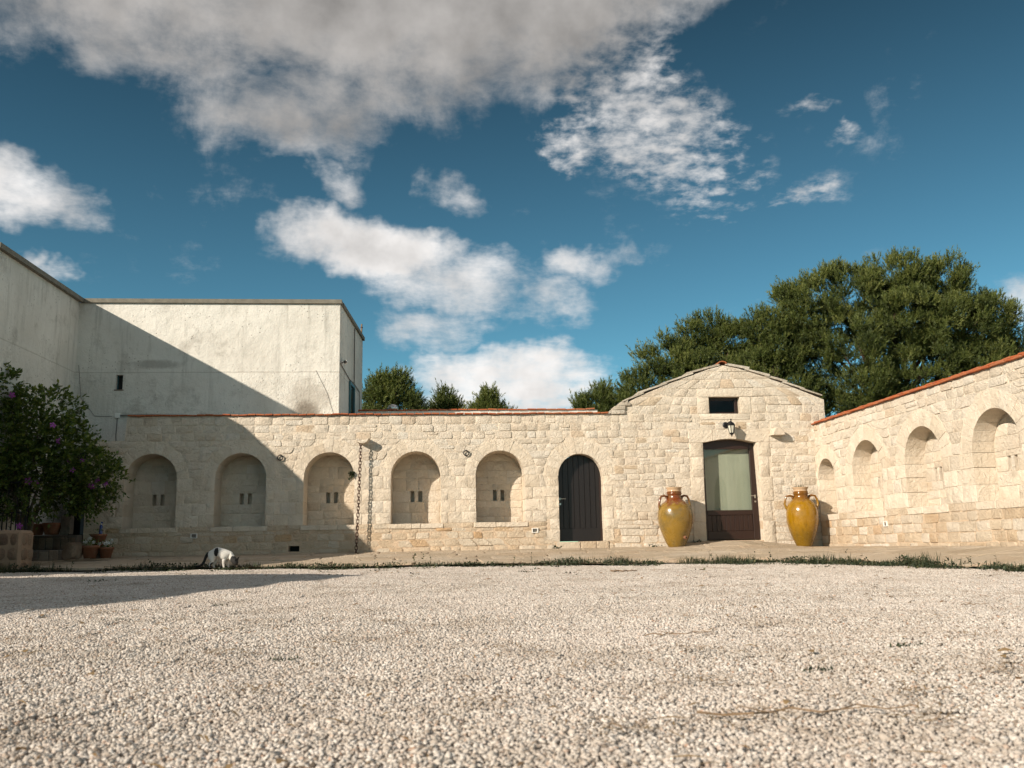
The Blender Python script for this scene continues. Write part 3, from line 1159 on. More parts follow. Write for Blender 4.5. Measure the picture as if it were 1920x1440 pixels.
def build_gable():
    root = empty('gabled_house', (0, 21.0, 0))
    tag(root, 'small limestone house with stepped stone-slab gable and glazed brown door', 'house')
    rng = random.Random(9)
    outline = [(4.25, 0.2), (9.42, 0.2), (9.42, 3.86)] + [(a, b - 0.03) for a, b in RAKE_R[::-1]] + [(a, b - 0.03) for a, b in RAKE_L[::-1][1:]]
    # door opening with a shallow segmental head
    dz0 = 0.545
    head = [(6.36 + 1.30 * (1 - k / 10), 2.83 + 0.095 * math.sin(math.pi * k / 10)) for k in range(11)]
    dloop = [(6.34, dz0), (7.70, dz0)] + head
    wloop = [(6.57, 3.53), (7.32, 3.53), (7.32, 3.94), (6.57, 3.94)]
    dcore = [(6.33, dz0 - .01), (7.71, dz0 - .01)] + [(a, b + 0.012) for a, b in head]
    wcore = [(6.56, 3.52), (7.33, 3.52), (7.33, 3.95), (6.56, 3.95)]
    flat, tr = tess([outline, dcore, wcore])
    v, f = face_front(flat, tr, 0.0)
    mb = MB().add(v, f)
    tunnel(mb, dcore, 0, 0.5)
    tunnel(mb, wcore, 0, 0.4)
    # left end above the low wall, right end
    for a, b in ((RAKE_L[0], RAKE_L[1]),):
        pass
    mb.add([(9.42, 0, 0.2), (9.42, 6, 0.2), (9.42, 6, 3.86), (9.42, 0, 3.86)], [(0, 1, 2, 3)])
    mb.add([(4.25, 0, 3.2), (4.25, 6, 3.2), (4.25, 6, 3.53), (4.25, 0, 3.53)], [(3, 2, 1, 0)])
    mb.add([(4.25, 6, 0.2), (9.42, 6, 0.2), (9.42, 6, 3.86), (6.96, 6, 4.7), (4.25, 6, 3.53)], [(4, 3, 2, 1, 0)])
    mb.build('mortar_core', M_MORTAR, root)
    # dressed door surround
    for s, ue, uo in ((-1, 6.34, 6.02), (1, 7.70, 8.00)):
        zc = [0.40, 0.98, 1.45, 2.02, 2.50, 2.84]
        for k, (a, b) in enumerate(zip(zc[:-1], zc[1:])):
            w = uo + (-s) * (0.06 if k % 2 else 0)
            poly = [(min(ue, w), a), (max(ue, w), a), (max(ue, w), b), (min(ue, w), b)]
            add_stone('jamb_stone', poly, M_BLOCK, root, rng, gap=0.003, proud=0.012, back=0.28, bev=0.006, cut=0.006, bulge=0.003, tilt=0.001)
    cuts = [6.02, 6.62, 7.22, 8.00]
    for a, b in zip(cuts[:-1], cuts[1:]):
        def hz(u):
            if u < 6.36 or u > 7.66:
                return 2.84
            return 2.83 + 0.095 * math.sin(math.pi * (u - 6.36) / 1.30)
        us = [a + 0.003 + (b - a - .006) * k / 4 for k in range(5)]
        out = [(u, hz(u)) for u in us] + [(b - .003, 3.145), (a + .003, 3.145)]
        vv, ff = ring_block(out, 0.012, 0.28, 0.006, rng, 0.003, 0.001)
        mk('lintel_stone', vv, ff, M_BLOCK, root)
    for nm, q in (('lintel_stone', (6.30, 7.66, 3.94, 4.15)), ('sill_stone', (6.32, 7.55, 3.38, 3.53)), ('jamb_stone', (6.27, 6.57, 3.53, 3.94)), ('jamb_stone', (7.32, 7.60, 3.53, 3.94))):
        a, b, z_, zz = q
        add_stone(nm, [(a, z_), (b, z_), (b, zz), (a, zz)], M_BLOCK, root, rng, gap=0.003, proud=0.012, back=0.22, bev=0.006, cut=0.006, bulge=0.003, tilt=0.001)

    def Lx(z):
        if z <= 3.56:
            return 4.25
        xs = [q[1] for q in RAKE_L]
        return float(np.interp(z + .03, xs, [q[0] for q in RAKE_L]))

    def Rx(z):
        if z < 3.86:
            return 9.42
        return float(np.interp(-z - .03, [-q[1] for q in RAKE_R], [q[0] for q in RAKE_R]))
    obs = [lambda z: (6.02, 8.00) if 0.40 < z < 3.15 else None, lambda z: (6.32, 7.55) if 3.34 < z < 3.53 else ((6.28, 7.62) if 3.53 < z < 4.15 else None)]
    zs_all = ROWS + [3.73, 3.94, 4.15, 4.36, 4.55, 4.70]
    parts = [(0, 5, 'plinth_stone', M_PLINTH, .28, .52, .0), (5, 17, 'stone', M_STONE, .18, .42, .12), (17, 23, 'stone', M_STONE, .18, .40, .05)]
    for i0, i1, nm, mat, wa, wb, sp in parts:
        zz = zs_all[i0:i1 + 1]
        if i0 == 5:
            zz = [1.05, 1.24, 1.44, 1.60, 1.80, 1.98, 2.13, 2.33, 2.50, 2.68, 2.84, 2.98, 3.15, 3.34, 3.53]
        lf = (lambda z, ri, i0=i0: SEAM[min(ri + i0, 16)]) if i0 < 17 else (lambda z, ri: Lx(z))
        rf = lambda z, ri: Rx(z)
        if i0 == 0:
            rf = lambda z, ri: 9.12
        for q in fill_rows(zz, lf, rf, obs, wa, wb, rng, sp):
            mt = mat if rng.random() > 0.05 else M_PLINTH
            add_stone(nm, wob(q, 0.007), mt if nm == 'stone' else M_STONE, root, rng, gap=rng.uniform(.002, .007), proud=.002 + .016 * rng.random() ** 2, bev=0.006, cut=0.030, bulge=0.010, tilt=0.005)
    # roof: solid body and stepped slabs along the rake
    mb = MB()
    rk = RAKE_L + RAKE_R[1:]
    n = len(rk)
    vv = [(a, 0.05, b) for a, b in rk] + [(a, 6.0, b) for a, b in rk]
    mb.add(vv, [(k, k + 1, n + k + 1, n + k) for k in range(n - 1)])
    roof = mb.build('roof', M_SLAB, root)
    for side, pts in ((-1, RAKE_L), (1, RAKE_R)):
        P = [Vector((a, 0, b)) for a, b in pts]
        if side < 0:
            P = P[::-1]
        lens = [0]
        for a, b in zip(P[:-1], P[1:]):
            lens.append(lens[-1] + (b - a).length)
        tot = lens[-1]

        def at(s):
            return Vector((float(np.interp(s, lens, [q.x for q in P])), 0, float(np.interp(s, lens, [q.z for q in P]))))
        s = 0.12
        while s < tot - 0.02:
            L = rng.uniform(0.45, 0.85)
            a, b = at(s - .05), at(min(s + L, tot + .06) if s + L < tot else tot)
            if s + L > tot:
                b = b + (b - a).normalized() * 0.07
            d = (b - a).normalized()
            nrm = Vector((-d.z, 0, d.x)) * (1 if side > 0 else -1)
            if nrm.z < 0:
                nrm = -nrm
            for yy in range(4):
                y0 = -0.035 + rng.uniform(-.02, .015) if yy == 0 else -0.07 + yy * 1.5
                y1 = -0.07 + (yy + 1) * 1.5
                th = rng.uniform(.035, .055)
                lo_ = 0.055 * rng.uniform(.4, 1.2)
                c8 = []
                for hh in (0, th):
                    for (pp, ex) in ((a, -0.012), (b, 0.024)):
                        for y_ in (y0, y1):
                            q = pp + nrm * (hh + ex * rng.uniform(.6, 1.6) + rng.uniform(-.007, .007)) 
                            c8.append((q.x, y_ + rng.uniform(-.01, .01), q.z))
                f = [(0, 1, 3, 2), (4, 6, 7, 5), (0, 4, 5, 1), (2, 3, 7, 6), (0, 2, 6, 4), (1, 5, 7, 3)]
                # lower end of each slab laps over the next one down
                mk('roof_slab', c8, f, M_SLAB, roof)
            s += L * 0.90
    # corbel stones under the left eave
    for (u, z, w, h) in ((4.18, 3.53, 0.34, 0.10), (4.24, 3.63, 0.30, 0.10), (4.38, 3.73, 0.28, 0.09)):
        q = [(u, z), (u + w, z), (u + w, z + h), (u, z + h)]
        add_stone('corbel_stone', q, M_SLAB, root, rng, gap=0.004, proud=0.05, back=0.3, bev=0.012, cut=0.02)
    mb = MB()
    for k in range(9):
        pass
    pv = [(6.94 + 0.11 * math.cos(math.pi * k / 8), y, 4.745 + 0.065 * math.sin(math.pi * k / 8)) for y in (-0.06, 0.35) for k in range(9)]
    pi_ = [(6.94 + 0.09 * math.cos(math.pi * k / 8), y, 4.745 + 0.047 * math.sin(math.pi * k / 8)) for y in (-0.06, 0.35) for k in range(9)]
    f = [(k, k + 1, 9 + k + 1, 9 + k) for k in range(8)] + [(18 + k + 1, 18 + k, 27 + k, 27 + k + 1) for k in range(8)] + [(k + 1, k, 18 + k, 18 + k + 1) for k in range(8)]
    mk('ridge_tile', pv + pi_, f, M_TILE, roof)
    # stone hood (rounded cowl) on the right of the lamp
    cw = MB()
    n = 12
    prof = []
    for j, (y, s) in enumerate(((0.05, 1.0), (-0.10, 1.0), (-0.19, .96), (-0.235, .82))):
        for k in range(n + 1):
            a = math.pi * k / n
            prof.append((0.165 * s * math.cos(a), y, 0.20 * s * math.sin(a)))
    f = [(j * (n + 1) + k, (j + 1) * (n + 1) + k, (j + 1) * (n + 1) + k + 1, j * (n + 1) + k + 1) for j in range(3) for k in range(n)]
    f.append(tuple(3 * (n + 1) + k for k in range(n + 1))[::-1])
    f.append(tuple([0, (n + 1) * 3, (n + 1) * 3 + n, n]))
    o = mk('stone_hood', prof, f, M_BLOCK, root, loc=(8.16, 0, 2.985))
    autosmooth(o, 45)
    # glazed door
    d = empty('glazed_door', (0, 0.20, 0))
    d.parent = root
    fr = MB()
    fr.box(6.345, 6.44, 0, 0.07, dz0 + .005, 2.835, .006).box(7.55, 7.695, 0, 0.07, dz0 + .005, 2.835, .006)
    # top rail with arched head
    top = [(6.44, 2.70), (7.55, 2.70)] + [(7.55 - 1.11 * k / 10, 2.83 + 0.09 * math.sin(math.pi * (0.09 + .82 * (1 - k / 10)))) for k in range(11)]
    flat, tr = tess([top])
    v, f = face_front(flat, tr, 0.004)
    fr.add(v, f)
    tunnel(fr, [q for q in top][::-1], 0.004, 0.07)
    fo = fr.build('frame', M_BROWN, d)
    MB().box(6.442, 7.548, 0.008, 0.06, 1.13, 1.245, .005).build('lock_rail', M_BROWN, d)
    MB().box(6.442, 7.548, 0.008, 0.06, 0.556, 0.76, .005).build('bottom_rail', M_BROWN, d)
    k = 0
    pw = 1.10 / 10
    me = None
    for i in range(10):
        if me is None:
            me = MB().box(0, pw - .006, 0.022, 0.05, 0.762, 1.128, .004).build('plank', M_BROWN, d, loc=(6.445, 0, 0)).data
        else:
            share('plank', me, d, (6.445 + i * pw, 0, 0))
    mk('pane', [(6.442, .034, 1.247), (7.548, .034, 1.247), (7.548, .034, 2.70), (6.442, .034, 2.70)], [(0, 1, 2, 3)], M_GLASS, d)
    # pale blind behind the pane
    bl = MB()
    nseg = 60
    vv = []
    for i in range(nseg + 1):
        u = 6.40 + 1.2 * i / nseg
        yy = 0.16 + 0.0006 * math.sin(i * 1.1) + 0.003 * math.sin(i * .31)
        vv += [(u, yy, 1.15), (u, yy, 2.9)]
    ff = [(2 * i, 2 * i + 2, 2 * i + 3, 2 * i + 1) for i in range(nseg)]
    mk('blind', vv, ff, M_CURTAIN, d, smooth=True)
    h = MB()
    h.box(7.60, 7.64, -0.012, 0.002, 1.52, 1.60, .004)
    h.tube([(7.62, -.01, 1.575), (7.62, -.055, 1.575), (7.50, -.058, 1.575)], 0.010, 8)
    h.build('handle', M_STEEL, d)
    MB().lathe([(0.022, 0), (0.022, .012)], 12).build('lock_rosette', M_STEEL, d, loc=(7.62, 0.0, 1.44)).rotation_euler = (R(90), 0, 0)
    # small window
    w = empty('window', (0, 0.14, 0))
    w.parent = root
    wf = MB()
    wf.box(6.575, 6.63, 0, .05, 3.535, 3.935, .005).box(7.24, 7.315, 0, .05, 3.535, 3.935, .005).box(6.63, 7.24, 0.003, .048, 3.87, 3.935, .005).box(6.63, 7.24, 0.003, .048, 3.535, 3.585, .005)
    wf.build('frame', M_BROWN, w)
    mk('pane', [(6.632, .025, 3.587), (7.238, .025, 3.587), (7.238, .025, 3.868), (6.632, .025, 3.868)], [(0, 1, 2, 3)], M_GLASS2, w)
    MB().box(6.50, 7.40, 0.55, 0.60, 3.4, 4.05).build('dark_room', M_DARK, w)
    return root


gable = build_gable()

# arched plank door --------------------------------------------------
def build_arched_door():
    d = empty('plank_door', (3.40, 21.26, 0.585))
    tag(d, 'black-brown arched plank door closed in the niche wall', 'door')
    hw, H, zs = 0.515, 2.02, 1.50
    n = 8
    pw = 2 * hw / n
    for i in range(n):
        a, b = -hw + i * pw, -hw + (i + 1) * pw
        def top(u):
            return zs + math.sqrt(max(0.0, hw * hw - u * u))
        us = [a + .004 + (b - a - .008) * k / 5 for k in range(6)]
        out = [(a + .004, 0.30), (b - .004, 0.30)] + [(u, top(u) - .004) for u in us[::-1]]
        m_ = len(out)
        v = [(p[0], 0.0, p[1]) for p in out] + [(p[0] + (.004 if p[0] < (a + b) / 2 else -.004), -0.007, p[1] - (.004 if p[1] > 1 else 0)) for p in out]
        f = [(k, (k + 1) % m_, m_ + (k + 1) % m_, m_ + k) for k in range(m_)] + [tuple(m_ + k for k in range(m_))]
        mk('plank', v, f, M_WOOD, d)
    # leaf behind the planks
    loop = [(-hw, 0.0), (hw, 0.0)] + [(hw * math.cos(math.pi * k / 20), zs + hw * math.sin(math.pi * k / 20)) for k in range(21)]
    flat, tr = tess([loop])
    v, f = face_front(flat, tr, 0.012)
    mk('leaf', v, f, M_WOOD, d)
    MB().box(-hw, hw, -0.010, 0.010, 0.004, 0.298, .004).build('bottom_rail', M_WOOD, d)
    MB().box(hw - .035, hw + .008, -0.03, 0.04, 0.0, 1.50, .004).build('hinge_post', M_BROWN, d)
    h = MB()
    h.lathe([(0.026, 0), (0.026, .012)], 14)
    o = h.build('handle_rosette', M_STEEL, d, loc=(-hw + .055, -0.008, 0.985))
    o.rotation_euler = (R(90), 0, 0)
    MB().tube([(0, 0, 0), (0, -.045, 0), (.13, -.05, 0)], .010, 8).build('handle', M_STEEL, d, loc=(-hw + .055, -.015, .985))
    o = MB().lathe([(0.024, 0), (0.024, .010)], 14).build('lock_rosette', M_STEEL, d, loc=(-hw + .055, -0.008, 0.865))
    o.rotation_euler = (R(90), 0, 0)
    MB().box(hw + .03, hw + .06, -0.06, -0.02, 0.86, 1.08, .004).build('strike_plate', M_TILE, d)


build_arched_door()

# right wall ----------------------------------------------------------
RN = [(0.50, 0.46), (2.50, 0.66), (4.75, 0.66), (7.00, 0.66), (9.25, 0.66)]


def build_right_wall():
    root = empty('side_niche_wall', (9.115, 21.0, 0), R(-90))
    tag(root, 'sunlit side wall of pale limestone with deep arches, running towards the viewer', 'wall')
    rng = random.Random(15)
    D, zs, z0 = 0.40, 1.92, 1.09
    U1 = 10.6
    outer = [(0.0, 0.1), (U1, 0.1), (U1, 3.24), (0.0, 3.24)]
    loops = [arch_loop(c, hw + 0.016, z0 - .005, zs, 18) for c, hw in RN]
    flat, tr = tess([outer] + loops)
    v, f = face_front(flat, tr, 0)
    mb = MB().add(v, f)
    for lp in loops:
        tunnel(mb, lp, 0, D)
    mb.add([(U1, 0, 0.1), (U1, 0.7, 0.1), (U1, 0.7, 3.24), (U1, 0, 3.24), (0, .7, .1), (0, .7, 3.24), (0, 0, 3.24)], [(0, 1, 2, 3), (1, 4, 5, 2), (3, 2, 5, 6)])
    mb.build('mortar_core', M_MORTAR, root)
    jr = [1.09, 1.38, 1.66, 1.92]
    for c, hw in RN:
        arch_stones(root, c, hw, z0, zs, D, rng, nvo=rng.choice([12, 13, 14]), vlen=0.33, jw=(0.2, 0.40) if c > 1 else (0.03, 0.06), jrows=jr)
        niche_back(root, c, hw, z0, zs, D, rng, soff=-0.19)
        cuts = [c - hw - .05, c - .15, c + hw + .05]
        if c < 1:
            cuts[0] = 0.02
        for a, b in zip(cuts[:-1], cuts[1:]):
            o_ = stone_poly([(a, 0.95), (b, 0.95), (b, 1.09), (a, 1.09)], 0.004, rng, 0.01)
            vv, ff = ring_block(o_, 0.02, D, 0.008, rng, 0.004, 0.002)
            mk('sill_stone', vv, ff, M_BLOCK, root)

    def ob(z, c, hw):
        if z < 0.95:
            return None
        if z < 1.09:
            return (max(0.0, c - hw - .05), c + hw + .05)
        if z < zs:
            k = sum(1 for q in jr[1:] if z > q)
            j = (0.2, 0.40) if c > 1 else (.03, .06)
            wl = j[0] if k % 2 else j[1]
            wr = j[0] if (k + 1) % 2 else j[1]
            return (c - hw - wl, c + hw + wr)
        r = hw + .335
        if z > zs + r:
            return None
        w = math.sqrt(r * r - (z - zs) ** 2)
        return (max(-0.02, c - w), c + w)
    obs = [lambda z, c=c, hw=hw: ob(z, c, hw) for c, hw in RN]
    groups = [([0.22, 0.42, 0.60, 0.78, 0.95], 'plinth_stone', M_PLINTH, .26, .5, .016), ([0.95, 1.09], 'plinth_stone', M_PLINTH, .26, .5, .012), ([1.09, 1.38, 1.66, 1.92], 'pier_stone', M_BLOCK, .3, .5, .010),
              ([1.92, 2.12, 2.32, 2.52, 2.71, 2.915], 'stone', M_STONE, .18, .42, .014), ([2.915, 3.08, 3.23], 'stone', M_STONE, .2, .48, .016)]
    for zr, nm, mat, wa, wb, pr in groups:
        for q in fill_rows(zr, lambda z, ri: 0.02, lambda z, ri: U1, obs, wa, wb, rng, 0.06):
            big = nm == 'pier_stone'
            add_stone(nm, q if big else wob(q, .007), mat if rng.random() > .2 else M_STONE, root, rng, gap=rng.uniform(.003, .009), proud=pr * rng.uniform(.2, 1.2), bev=0.004 if big else 0.007, cut=0.010 if big else 0.030, bulge=0.003 if big else 0.011, tilt=0.002 if big else 0.006)
    coping_tiles(root, 0.0, U1, 3.235, rng, tw=0.21, layers=2)
    return root


right_wall = build_right_wall()

# ------------------------------------------------------------------ white farmhouse on the left
def build_farmhouse():
    root = empty('white_farmhouse', (0, 0, 0))
    tag(root, 'tall flat-roofed white plastered farmhouse with weather stains behind the niche wall', 'building')
    T = 6.56
    F = 22.3
    A, B, Cc = (-8.62, F), (-2.33, F), (-2.09, 26.4)
    W = (-8.70, 18.1)
    wl = [(-7.66, 4.40), (-7.50, 4.40), (-7.50, 4.76), (-7.66, 4.76)]
    mb = MB()
    flat, tr = tess([[(-8.62, -0.1), (-2.33, -0.1), (-2.33, T), (-8.62, T)], wl])
    v, f = face_front(flat, tr, F)
    mb.add(v, f)
    tunnel(mb, wl, F, F + 0.22)

    def wall(p, q, z0=-0.1, z1=T):
        mb.add([(p[0], p[1], z0), (q[0], q[1], z0), (q[0], q[1], z1), (p[0], p[1], z1)], [(0, 1, 2, 3)])
    wall(B, Cc)
    wall(Cc, (-14, 27))
    wall((-14, 27), (-14, 18.1))
    wall((-14, 18.1), W)
    wall(W, A)
    mb.add([(-8.62, F, T), (-2.33, F, T), (-2.09, 26.4, T), (-14, 27, T), (-14, 18.1, T), (W[0], W[1], T)], [(0, 1, 2, 3, 4, 5)])
    mb.build('wall', M_PLASTER, root)
    # unseen low wing left of the view, its outline shaped to cast the wall shadow
    prof = [(18.1, 5.72), (17.6, 5.70), (16.6, 5.18), (15.4, 4.46), (13.3, 3.2), (13.3, -0.1), (18.1, -0.1)]
    n = len(prof)
    vv = [(-8.75, a, b) for a, b in prof] + [(-12.5, a, b) for a, b in prof]
    ff = [tuple(range(n)), tuple(range(2 * n - 1, n - 1, -1))] + [(k, n + k, n + (k + 1) % n, (k + 1) % n) for k in range(n)]
    mk('shadow_wing', vv, ff, M_PLASTER, root)
    # copings
    def cop(p, q, outw, hh=0.10, ext=0.04):
        p, q = Vector((*p, 0)), Vector((*q, 0))
        d = (q - p).normalized()
        nrm = Vector((d.y, -d.x, 0))
        p = p - d * ext
        q = q + d * ext
        v = []
        for z in (T - 0.002, T + hh):
            for pp, off in ((p, outw), (q, outw), (q, -0.26), (p, -0.26)):
                w = pp + nrm * off
                v.append((w.x, w.y, z))
        f = [(3, 2, 1, 0), (4, 5, 6, 7), (0, 1, 5, 4), (1, 2, 6, 5), (2, 3, 7, 6), (3, 0, 4, 7)]
        mk('coping', v, f, M_COPING, root)
    cop((-8.55, F), B, 0.055)
    cop((B[0], B[1] + .30), Cc, 0.06, 0.098)
    cop(W, (A[0], A[1] - .03), 0.10, 0.104, 0.0)
    cop(Cc, (-14, 27), 0.05, 0.096)
    # slit window
    w = empty('slit_window', (0, F, 0))
    w.parent = root
    MB().box(-7.665, -7.495, 0.14, 0.20, 4.395, 4.765).build('pane', M_DARK, w)
    MB().box(-7.66, -7.64, 0.10, 0.14, 4.40, 4.76).build('frame', M_TEAL, w)
    MB().box(-7.69, -7.47, -0.025, 0.06, 4.375, 4.40, .004).build('sill', M_STEP, w)
    # window in the right flank, teal frame
    d = Vector((Cc[0] - B[0], Cc[1] - B[1], 0)).normalized()
    ang = math.atan2(d.y, d.x)
    s = empty('side_window', (B[0] + d.x * 1.55, B[1] + d.y * 1.55, 0), ang)
    s.parent = root
    fr = MB()
    fr.box(0, .07, -.05, .02, 3.2, 4.88, .005).box(.78, .85, -.05, .02, 3.2, 4.88, .005).box(.07, .78, -.048, .02, 4.80, 4.878, .005)
    fr.build('frame', M_TEAL, s)
    mk('pane', [(.07, -.010, 3.2), (.78, -.010, 3.2), (.78, -.010, 4.8), (.07, -.010, 4.8)], [(0, 1, 2, 3)], M_GLASS2, s)
    MB().box(.072, .778, -.004, -.001, 3.2, 4.798).build('shade', M_DARK, s)
    # cables along the flank
    def onflank(t, z, o=0.02):
        return (B[0] + d.x * t + d.y * o, B[1] + d.y * t - d.x * o, z)
    MB().tube([onflank(.03, 5.05), onflank(.9, 4.97), onflank(1.6, 4.92), onflank(2.4, 4.95), onflank(3.4, 4.9), onflank(3.5, 4.0)], .012, 6).build('cable', M_CABLE, root)
    MB().tube([onflank(2.35, 6.5), onflank(2.4, 4.95)], .015, 6).build('downpipe', M_CABLE, root)
    # cables on the front: junction box, pipe along the coping
    MB().box(-7.63, -7.51, F - .06, F + .002, 3.70, 3.82, .006).build('junction_box', M_WHITE, root)
    MB().tube([(-7.5, F - .03, 3.765), (-6.9, F - .03, 3.775), (-6.0, F - .03, 3.76)], .016, 6).build('conduit', M_CABLE, root)
    MB().tube([(-7.57, F - .02, 3.70), (-7.585, F - .02, 3.3), (-7.55, F - .02, 2.9)], .012, 6).build('cable', M_CABLE, root)
    MB().tube([(-2.9, F - .01, 4.86), (-2.62, F - .01, 4.3), (-2.45, F - .01, 3.75)], .0035, 5).build('cable', M_CABLE, root)
    MB().tube([(-8.55, F - .012, 5.0), (-8.45, F - .012, 4.2), (-8.1, F - .012, 3.75), (-7.7, F - .012, 3.75)], .006, 5).build('cable', M_CABLE, root)
    # dark doorway at the head of the steps
    MB().box(-8.55, -7.75, F - .02, F + .01, 0.9, 2.9).build('doorway', M_DARK, root)
    MB().box(-7.80, -7.72, F - 1.29, F - .03, 0.93, 2.6).build('door_shutter', M_SLATE, root)


build_farmhouse()


def build_shadow_house():
    """unseen gabled block left of the yard, outlined to cast the shadow across the gravel"""
    root = empty('shadow_house', (-8.9, 7.0, 0))
    tag(root, 'unseen low white gabled house added left of the yard to shade the gravel', 'building')
    prof = [(12.5, 1.25), (11.0, 2.35), (9.9, 3.25), (8.8, 3.92), (7.6, 4.30), (6.9, 4.36), (6.3, 4.08), (5.3, 3.70), (4.2, 3.30), (3.1, 3.0), (1.0, 2.3), (1.0, -.1), (12.5, -.1)]  # added unseen block, profile traced back from the shadow edges on the gravel
    n = len(prof)
    vv = [(0, a - 7, b) for a, b in prof] + [(-3.5, a - 7, b) for a, b in prof]
    ff = [tuple(range(n)), tuple(range(2 * n - 1, n - 1, -1))] + [(k, n + k, n + (k + 1) % n, (k + 1) % n) for k in range(n)]
    mk('wall', vv, ff, M_PLASTER, root)
    top = prof[:11]
    vv = [(x, a - 7, b + dz) for x in (0.0, -3.6) for dz in (0.0, 0.05) for a, b in top]
    m = len(top)
    ff = [(m + k, m + k + 1, 3 * m + k + 1, 3 * m + k) for k in range(m - 1)] + [(k, k + 1, m + k + 1, m + k) for k in range(m - 1)]
    mk('roof', vv, ff, M_TILE, root)
    MB().box(-.01, .03, -1.5, -.6, .05, 2.1, .01).build('door', M_BROWN, root)
    MB().box(-.01, .03, 0.9, 1.6, 1.1, 1.9, .01).build('window', M_TEAL, root)


build_shadow_house()


def build_rear_parapet():
    root = empty('rear_parapet', (0, 24.5, 0))
    tag(root, 'low white parapet with terracotta coping seen just above the niche wall', 'parapet')
    MB().box(-2.02, 4.50, 0, .3, 3.3, 4.165).build('wall', M_PLASTER, root)
    coping_tiles(root, -2.05, 4.52, 4.165, random.Random(2), tw=0.27, y0=-.06, y1=.36)
    # flat roof of the low building between the two copings
    rf = mk('flat_roof', [(-6.95, 21.3, 3.52), (4.24, 21.3, 3.52), (4.24, 24.5, 3.52), (-6.95, 24.5, 3.52)], [(0, 1, 2, 3)], M_PLASTER)
    rf['kind'] = 'structure'
    # vent cowl on the roof
    v = empty('roof_vent', (-1.13, 25.0, 4.0))
    tag(v, 'small grey metal vent cowl above the rear terracotta coping', 'vent')
    MB().lathe([(.07, -.5), (.07, .18), (.10, .20), (.14, .27), (.15, .33), (.12, .39), (.05, .42)], 16).build('cowl', M_STEEL, v, smooth=True)
    MB().box(-.25, -.05, -.05, .05, -.5, .30, .01).build('flue_box', M_COPING, v)
    k = empty('antenna_post', (-2.12, 26.25, 6.6))
    tag(k, 'short rusty pipe standing on the far corner of the farmhouse roof', 'post')
    MB().tube([(0, 0, -.05), (.01, 0, .42)], [.028, .022], 8).build('pipe', M_TWIG, k)
    MB().tube([(.01, 0, .30), (.01, 0, .33)], .034, 8).build('collar', M_RUST, k)
    s = empty('security_camera', (-2.30, 22.55, 5.10))
    tag(s, 'white security camera on the right corner of the farmhouse', 'camera')
    MB().tube([(0, 0, .0), (.09, -.02, .02)], .015, 8).build('bracket', M_CABLE, s)
    MB().tube([(.09, .10, .03), (.10, -.14, .0)], .052, 12).build('housing', M_WHITE, s)
    MB().tube([(.10, -.141, .0), (.10, -.16, -.004)], .042, 12).build('lens_hood', M_DARK, s)
    MB().tube([(0.02, 0, .05), (.03, -.05, .26)], .008, 6).build('aerial', M_WHITE, s)


build_rear_parapet()

